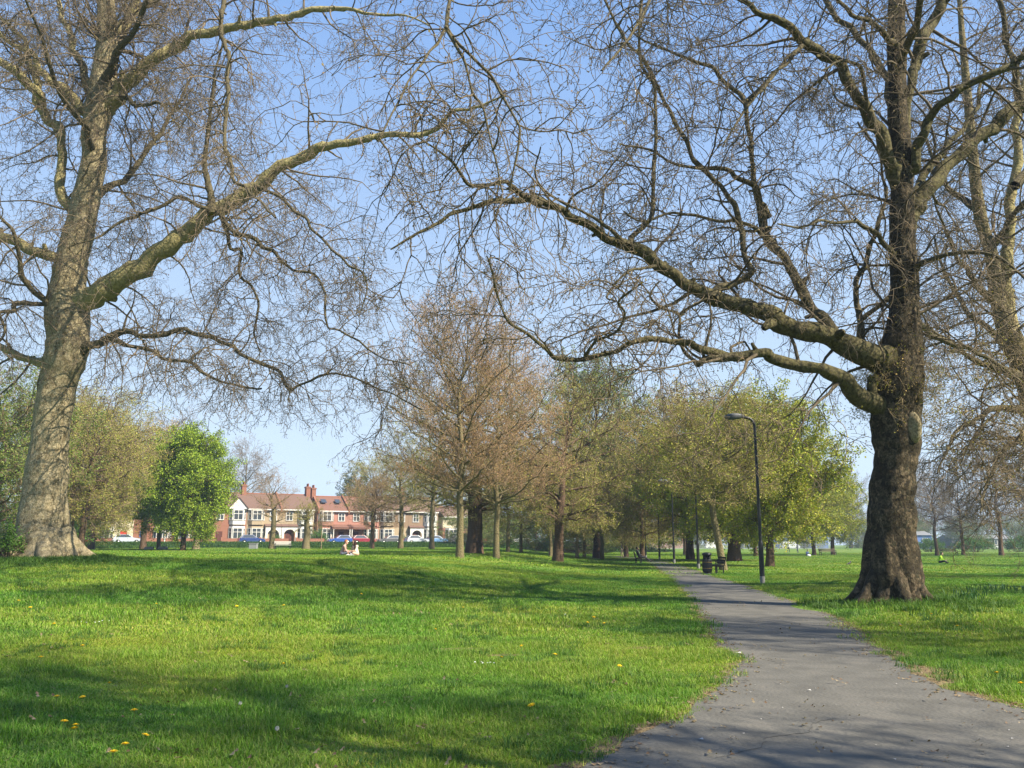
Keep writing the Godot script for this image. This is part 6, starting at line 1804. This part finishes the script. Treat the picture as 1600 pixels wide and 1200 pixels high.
func build_people() -> void:
	var skin := Color(0.52, 0.32, 0.23)
	var sitting := func() -> Dictionary:
		return {"pelvis": V(0, 0.13, 0), "chest": V(0.09, 0.46, 0), "neck": V(0.14, 0.60, 0), "head": V(0.20, 0.74, 0), "look": V(0.95, -0.25, 0.18).normalized(),
			"arms": [[V(0.10, 0.52, 0.17), V(0.19, 0.29, 0.23), V(0.42, 0.25, 0.12)], [V(0.10, 0.52, -0.17), V(0.21, 0.29, -0.22), V(0.43, 0.27, -0.08)]],
			"legs": [[V(0.02, 0.12, 0.10), V(0.38, 0.20, 0.27), V(0.52, 0.07, 0.02), V(0.64, 0.06, 0.02)], [V(0.02, 0.12, -0.10), V(0.38, 0.18, -0.26), V(0.44, 0.06, -0.02), V(0.56, 0.05, -0.05)]]}
	figure("person with ginger hair and pink-beige top sitting cross-legged on the grass", spot(-9.12, -47.3), 0.15, sitting.call(), {"skin": skin, "top": Color(0.46, 0.27, 0.22), "legs": Color(0.16, 0.17, 0.20), "shoes": Color(0.5, 0.48, 0.45), "hair": mat(0.30, 0.11, 0.04, 0.7), "sleeve": Color(0.46, 0.27, 0.22)}, 0.026)
	figure("person with long dark hair, sunglasses and pale top sitting on the grass", spot(-8.33, -47.2), PI + 0.75, sitting.call(), {"skin": skin, "top": Color(0.66, 0.52, 0.42), "legs": Color(0.55, 0.36, 0.27), "shoes": Color(0.7, 0.68, 0.66), "hair": mat(0.03, 0.012, 0.01, 0.6), "long": true, "shades": true}, 0.026)
	var cloth := MB.new()
	for e in 12:
		var a := TAU * e / 12
		var a2 := TAU * (e + 1) / 12
		cloth.tri(V(0, 0.07, 0), V(cos(a) * 0.22, 0.02, sin(a) * 0.16), V(cos(a2) * 0.22, 0.02, sin(a2) * 0.16))
	cloth.box(V(0.05, 0.09, 0.03), V(0.16, 0.05, 0.12))
	var bag := obj("picnic_wrapper", cloth, mat(0.7, 0.7, 0.72, 0.7))
	bag.position = spot(-8.55, -46.8) + V(0, 0.04, 0)
	tag(bag, "white picnic wrapper on the grass before the sitting pair", "wrapper")
	figure("person in dark clothes lounging on the bench with legs stretched out", spot(10.38, -72.0), -0.1, {"pelvis": V(0.05, 0.56, 0), "chest": V(-0.12, 0.90, 0), "neck": V(-0.15, 1.06, 0), "head": V(-0.10, 1.20, 0.0), "look": V(0.98, -0.1, 0.1).normalized(),
		"arms": [[V(-0.10, 0.96, 0.18), V(0.02, 0.72, 0.26), V(0.20, 0.68, 0.08)], [V(-0.10, 0.96, -0.18), V(0.02, 0.72, -0.26), V(0.20, 0.68, -0.06)]],
		"legs": [[V(0.06, 0.54, 0.10), V(0.50, 0.46, 0.13), V(0.92, 0.14, 0.12), V(1.06, 0.22, 0.14)], [V(0.06, 0.54, -0.10), V(0.52, 0.50, -0.08), V(0.96, 0.16, 0.02), V(1.10, 0.24, 0.02)]]},
		{"skin": Color(0.16, 0.10, 0.07), "top": Color(0.016, 0.022, 0.022), "legs": Color(0.012, 0.014, 0.018), "shoes": Color(0.012, 0.012, 0.012), "hair": mat(0.01, 0.009, 0.008, 0.7), "sleeve": Color(0.016, 0.022, 0.022)}, 0.03)
	var c := {"skin": skin, "top": Color(0.35, 0.62, 0.02), "legs": Color(0.02, 0.022, 0.03), "shoes": Color(0.02, 0.02, 0.02), "hair": mat(0.02, 0.015, 0.01, 0.8), "sleeve": Color(0.35, 0.62, 0.02)}
	figure("person in a bright yellow-green jacket sitting alone in the field", spot(34.2, -70.5), -0.6, sitting.call(), c, 0.04)
	c = c.duplicate(); c.top = Color(0.05, 0.09, 0.20); c.sleeve = c.top
	figure("person in a dark blue top sitting in the far field", spot(37.5, -112.0), -1.2, sitting.call(), c, 0.05)
	var standing := {"pelvis": V(0, 0.95, 0), "chest": V(0.02, 1.30, 0), "neck": V(0.03, 1.47, 0), "head": V(0.06, 1.62, 0), "look": V(0.98, -0.1, 0.1).normalized(),
		"arms": [[V(0.02, 1.38, 0.18), V(-0.02, 1.10, 0.24), V(0.10, 0.88, 0.22)], [V(0.02, 1.38, -0.18), V(0.06, 1.10, -0.24), V(0.20, 0.90, -0.2)]],
		"legs": [[V(0, 0.92, 0.10), V(0.12, 0.50, 0.10), V(0.06, 0.08, 0.10), V(0.2, 0.05, 0.1)], [V(0, 0.92, -0.10), V(-0.04, 0.50, -0.1), V(-0.22, 0.10, -0.1), V(-0.1, 0.05, -0.1)]]}
	c = c.duplicate(); c.top = Color(0.55, 0.55, 0.56); c.sleeve = c.top; c.legs = Color(0.05, 0.06, 0.09)
	figure("person in a pale top walking far off before the white railings", spot(44.6, -142.0), 0.4, standing, c, 0.055)
	c = c.duplicate(); c.top = Color(0.06, 0.07, 0.09); c.sleeve = c.top
	figure("person in dark clothes walking right of the pale-topped walker", spot(47.4, -146.0), 2.6, standing, c, 0.055)
	c = c.duplicate(); c.top = Color(0.04, 0.05, 0.10); c.sleeve = c.top; c.legs = Color(0.36, 0.28, 0.2)
	figure("person in a navy top and tan trousers walking by the bend of the path", spot(12.6, -101.0), 2.9, standing, c, 0.05)
	c = c.duplicate(); c.top = Color(0.6, 0.6, 0.6); c.sleeve = c.top; c.legs = Color(0.03, 0.03, 0.04)
	figure("person in a white top walking beyond the dark trunked tree", spot(30.0, -150.0), 0.2, standing, c, 0.055)
	var bg := MB.new()
	bg.lathe([[0.18, 0.0], [0.26, 0.06], [0.24, 0.2], [0.12, 0.27], [0.0, 0.28]], 10)
	var wb := obj("white_bag", bg, mat(0.72, 0.72, 0.72, 0.7))
	wb.position = spot(36.4, -108.0)
	tag(wb, "white bag lying on the field near the blue-topped sitter", "bag")
	# a crow on the field
	var crow := MB.new()
	var cb := blob([[V(0, 0.14, 0), V(0.16, 0.20, 0), 0.055, 0.06, Color.WHITE], [V(0.16, 0.22, 0), V(0.22, 0.30, 0), 0.045, 0.04, Color.WHITE], [V(0.25, 0.30, 0), V(0.33, 0.29, 0), 0.018, 0.006, Color.WHITE], [V(-0.02, 0.13, 0), V(-0.22, 0.09, 0), 0.04, 0.02, Color.WHITE], [V(0.08, 0.12, 0.03), V(0.09, 0.0, 0.03), 0.012, 0.01, Color.WHITE], [V(0.08, 0.12, -0.03), V(0.07, 0.0, -0.03), 0.012, 0.01, Color.WHITE]], 0.018, 0.02)
	var co := obj("crow", cb, mat(0.012, 0.012, 0.014, 0.5))
	co.position = spot(24.6, -64.5)
	co.rotation.y = 0.4
	tag(co, "black crow standing on the shaded field left of the big trunk", "bird")

func build_far_things() -> void:
	# white railings beyond the field
	var f := thing("railing_fence", "pale metal railings along the far side of the field", "fence", spot(64.0, -246.0), -0.04)
	for e in 12:
		var mb := MB.new()
		var x := -34.0 + e * 5.0
		mb.box(V(x + 2.5, 1.45, 0), V(4.9, 0.07, 0.05))
		mb.box(V(x + 2.5, 0.25, 0), V(4.9, 0.07, 0.05))
		for k in 24:
			mb.box(V(x + 0.2 + k * 0.2, 0.82, 0.002), V(0.045, 1.5, 0.03))
		obj("railing_panel", mb, mat(0.42, 0.44, 0.46, 0.6), f).set_meta("kind", "stuff")
		var po := MB.new()
		po.box(V(x - 0.02, 0.9, 0), V(0.12, 1.8, 0.12))
		obj("post", po, mat(0.42, 0.44, 0.46, 0.6), f)
	var blue := mat(0.10, 0.17, 0.42, 0.6)
	var sheds := [[88.0, -285.0, 26.0, 5.6, "long low building with blue walls beyond the white railings"], [118.0, -268.0, 16.0, 4.0, "blue hoarding-like shed right of the big dark trunk"], [150.0, -285.0, 20.0, 3.0, "pale low shed behind the far parked cars"], [46.0, -275.0, 18.0, 6.0, "red brick block behind the parked white van"]]
	for k in sheds.size():
		var s: Array = sheds[k]
		var root := thing("far_building", s[4], "building", spot(s[0], s[1]), 0.05)
		var w := MB.new()
		w.box(V(0, s[3] * 0.5, 0), V(s[2], s[3], 9.0))
		obj("wall", w, [blue, blue, M.paving, M.brick_pink][k], root)
		var rf := MB.new()
		rf.prism(PackedVector2Array([Vector2(-4.9, s[3]), Vector2(0, s[3] + 1.3), Vector2(4.9, s[3])]), -s[2] * 0.5 - 0.3, s[2] * 0.5 + 0.3, Transform3D(ACROSS, Vector3.ZERO))
		obj("roof", rf, M.grey_paint if k != 3 else M.tile, root)
		for q in int(s[2] / 4.0):
			add_window(root, Basis.IDENTITY, V(-s[2] * 0.5 + 2.0 + q * 4.0, s[3] * 0.4, 4.5), 1.8, 1.5, 2, 1, M.white_paint)

func build_flowers() -> void:
	var r := gen(9)
	var head := MB.new()
	for k in 22:
		var a := TAU * k / 22 + r.randf() * 0.2
		var q := 0.024 * (1.0 if k % 2 else 0.7)
		var p := V(cos(a), 0.25 if k % 2 else 0.6, sin(a)) * q
		var s := V(-sin(a), 0, cos(a)) * 0.0045
		head.quad(V(0, 0.002, 0) - s * 0.5, p - s, p + s, V(0, 0.002, 0) + s * 0.5)
	head.lathe([[0.0, 0.0], [0.010, 0.004], [0.008, 0.012], [0.0, 0.015]], 8)
	var stem := MB.new()
	stem.tube(PackedVector3Array([V(0, 0, 0), V(0.004, 0.05, 0), V(0, 0.105, 0.003)]), PackedFloat32Array([0.003, 0.0028, 0.0025]), 5)
	var proto := thing("dandelion", "yellow dandelion flower open in the lawn grass", "flower", V(0, 0, 0), 0.0, "dandelions in the lawn")
	proto.set_meta("base_name", "dandelion")
	obj("stem", stem, mat(0.12, 0.19, 0.04), proto)
	obj("flower_head", head, mat(0.75, 0.50, 0.008, 0.7), proto).position = V(0, 0.105, 0)
	var first := true
	for p in FLOWERS:
		var s := 1.35 if -p[1] < 12.0 else 1.5
		var turn := r.randf() * TAU
		var at := spot(p[0], p[1])
		if first:
			first = false
			proto.transform = Transform3D(Basis(Vector3.UP, turn).scaled_local(Vector3.ONE * s), at)
		else:
			copy(proto, "yellow dandelion flower open in the lawn grass", at, turn, Vector3.ONE * s * r.randf_range(0.85, 1.15)).rotate_object_local(Vector3(1, 0, 0), r.randf_range(-0.2, 0.35))
	# seed heads
	var clock := MB.new()
	for k in 70:
		var y := 1.0 - 2.0 * (k + 0.5) / 70.0
		var a := k * 2.39996
		var d := V(cos(a) * sqrt(1 - y * y), y, sin(a) * sqrt(1 - y * y))
		clock.tube(PackedVector3Array([d * 0.004, d * 0.02]), PackedFloat32Array([0.0006, 0.0006]), 3)
		var s := d.cross(V(0.3, 0.9, 0.2)).normalized() * 0.005
		clock.tri(d * 0.02 - s, d * 0.024 + d.cross(s), d * 0.02 + s)
	var ck := thing("dandelion_clock", "white dandelion seed head in the foreground lawn", "seed head", V(0, 0, 0), 0.0, "dandelion seed heads")
	ck.set_meta("base_name", "dandelion_clock")
	obj("stem", stem, mat(0.16, 0.17, 0.06), ck)
	obj("seed_ball", clock, mat(0.42, 0.42, 0.39, 0.9), ck).position = V(0, 0.115, 0)
	for k in CLOCKS.size():
		var at := spot(CLOCKS[k][0], CLOCKS[k][1])
		if k == 0: ck.transform = Transform3D(Basis.IDENTITY.scaled(Vector3.ONE * 0.8), at)
		else: copy(ck, "white dandelion seed head in the foreground lawn", at, k, Vector3.ONE * 0.8)
	# daisies grow in tufts
	var dm := MB.new()
	for k in 12:
		var a := TAU * k / 12
		var o := V(cos(a), 0.15, sin(a))
		var s := V(-sin(a), 0, cos(a)) * 0.0035
		dm.quad(o * 0.004 - s * 0.5, o * 0.014 - s, o * 0.014 + s, o * 0.004 + s * 0.5)
	var dmesh := dm.mesh(mat(0.75, 0.75, 0.72, 0.8))
	for k in DAISIES.size():
		var d: Array = DAISIES[k]
		var root := thing("daisy_tuft", ["white daisies at the far left of the lawn", "white daisies in the shaded middle of the lawn", "two white daisies near the shade edge left of the path", "white daisies beside the bare tan soil"][k], "flowers", spot(d[0], d[1]))
		for q in 6:
			var o := V(r.randf_range(-0.3, 0.3), 0, r.randf_range(-0.12, 0.12))
			inst("daisy", dmesh, root, Transform3D(Basis.IDENTITY.rotated(V(1, 0, 0), 0.4).scaled(Vector3.ONE * 0.75), o + V(0, r.randf_range(0.04, 0.065), 0)))
	# daffodil leaves beside the dark plane tree
	for e in [[11.9, -23.2, "clump of blue-green daffodil leaves right of the dark trunk", 46], [12.7, -24.6, "taller daffodil leaf clump a step behind the first", 40], [15.2, -27.8, "wide daffodil leaf bed before the right edge plane", 90], [16.4, -27.2, "daffodil leaves at the right edge of the lawn", 80]]:
		var mb := MB.new()
		var wide: float = 0.35 if e[3] < 60 else 0.8
		for k in int(e[3]):
			var a := r.randf() * TAU
			var p := V(r.randfn() * wide * 0.6, -0.02, r.randfn() * wide * 0.4)
			var out := V(cos(a), 0, sin(a))
			var h := r.randf_range(0.2, 0.36)
			var side := V(-sin(a), 0, cos(a)) * 0.012
			var f := r.randf_range(0.8, 1.2)
			mb.col = Color(0.05 * f, 0.12 * f, 0.045 * f)
			var m1 := p + out * h * 0.2 + V(0, h * 0.65, 0)
			var m2 := p + out * h * r.randf_range(0.4, 0.8) + V(0, h * r.randf_range(0.7, 1.0), 0)
			mb.quad(p - side, m1 - side, m1 + side, p + side)
			mb.tri(m1 - side, m2, m1 + side)
		var o := obj("daffodil_clump", mb, M.grass)
		o.position = spot(e[0], e[1])
		tag(o, e[2], "plant", "daffodil clumps without flowers")
	# fallen scraps on the path and dead leaves along its edges
	var scraps := [[3.32, -13.2, 0.05, "small white scrap of litter at the edge of the path bend"], [3.25, -9.9, 0.022, "tiny pale fleck lying in the middle of the path"], [1.55, -7.5, 0.02, "tiny pale fleck on the near part of the path"]]
	for e in scraps:
		var mb := MB.new()
		mb.quad(V(-e[2], 0.004, -e[2] * 0.6), V(-e[2] * 0.6, 0.012, e[2] * 0.7), V(e[2], 0.006, e[2] * 0.5), V(e[2] * 0.8, 0.016, -e[2] * 0.7))
		var o := obj("litter_scrap", mb, M.white_paint)
		o.position = V(e[0], 0.014, e[1])
		tag(o, e[3], "litter", "scraps on the path")
	for e in [[[1.55, -6.9], [1.95, -7.25], [2.15, -7.6], [2.55, -7.8], [2.7, -8.15], [3.0, -8.4]]]:
		var ck2 := MB.new()
		for k in e.size() - 1:
			for q in 5:
				var a: Vector2 = Vector2(e[k][0], e[k][1]).lerp(Vector2(e[k + 1][0], e[k + 1][1]), q / 5.0)
				var b: Vector2 = Vector2(e[k][0], e[k][1]).lerp(Vector2(e[k + 1][0], e[k + 1][1]), (q + 1) / 5.0)
				var ja := V(noise.get_noise_2d(a.x * 9.0, a.y * 9.0), 0, noise.get_noise_2d(a.x * 9.0, a.y * 9.0 + 60.0)) * 0.05
				var jb := V(noise.get_noise_2d(b.x * 9.0, b.y * 9.0), 0, noise.get_noise_2d(b.x * 9.0, b.y * 9.0 + 60.0)) * 0.05
				var w0 := 0.003 + 0.004 * absf(noise.get_noise_2d(a.x * 5.0, a.y * 5.0))
				ck2.quad(V(a.x, 0.016, a.y - w0) + ja, V(a.x, 0.016, a.y + w0) + ja, V(b.x, 0.016, b.y + w0) + jb, V(b.x, 0.016, b.y - w0) + jb)
		var co := obj("path_crack", ck2, mat(0.03, 0.027, 0.024, 1.0))
		tag(co, "fine dark crack running across the asphalt path", "", "", "structure")
	var fleck := MB.new()
	fleck.quad(V(-0.012, 0.002, -0.006), V(-0.008, 0.006, 0.008), V(0.011, 0.004, 0.007), V(0.01, 0.008, -0.007))
	var fx := []
	for k in 150:
		var d := r.randf_range(5.5, 22.0)
		var p := V(spine(d) + r.randf_range(-2.5, 2.5), 0.015, -d)
		if on_path(p.x, p.z): fx.append(Transform3D(Basis(Vector3.UP, r.randf() * TAU).scaled_local(Vector3.ONE * r.randf_range(0.5, 1.2)), p))
	var froot := Node3D.new()
	froot.name = "petal_litter"
	add_child(froot)
	tag(froot, "pale petals and chips scattered over the asphalt", "litter", "", "stuff")
	multi("petals", fleck.mesh(mat(0.5, 0.47, 0.42, 0.8)), fx, froot)
	var leafm := MB.new()
	for q in 3:
		var t: Array = [[0.24, 0.17, 0.10], [0.16, 0.10, 0.06], [0.30, 0.24, 0.16]][q]
		leafm.col = Color(t[0], t[1], t[2])
		var o := V(r.randf_range(-0.1, 0.1), 0.0, r.randf_range(-0.1, 0.1))
		leafm.tri(o, o + V(0.012, 0.01, 0.03), o + V(0.035, 0.004, 0.008))
		leafm.tri(o, o + V(0.035, 0.004, 0.008), o + V(0.016, 0.012, -0.018))
	var lmesh := leafm.mesh(M.grass)
	var lx := []
	for k in path_poly.size():
		var p := path_poly[k]
		if p.y > -5.0 or p.y < -26.0: continue
		for q in 3:
			lx.append(Transform3D(Basis(Vector3.UP, r.randf() * TAU).scaled_local(Vector3.ONE * r.randf_range(0.5, 1.3)), V(p.x + r.randfn() * 0.13, 0.016, p.y + r.randfn() * 0.13)))
	for k in 60:
		lx.append(Transform3D(Basis(Vector3.UP, r.randf() * TAU).scaled_local(Vector3.ONE * r.randf_range(0.3, 0.7)), V(r.randf_range(1.0, 6.0), 0.016, r.randf_range(-16.0, -5.5))))
	for k in 700:
		var d := r.randf_range(5.0, 24.0)
		var x := r.randf_range(-0.7, 0.7) * d
		lx.append(Transform3D(Basis(Vector3(1, 0, 0), r.randf_range(-0.6, 0.6)).rotated(Vector3.UP, r.randf() * TAU).scaled_local(Vector3.ONE * r.randf_range(0.5, 1.2)), spot(x, -d) + V(0, 0.03, 0)))
	var lroot := Node3D.new()
	lroot.name = "leaf_litter"
	add_child(lroot)
	tag(lroot, "dead leaves and bud scales scattered along the path edges", "leaves", "", "stuff")
	multi("dead_leaves", lmesh, lx, lroot)
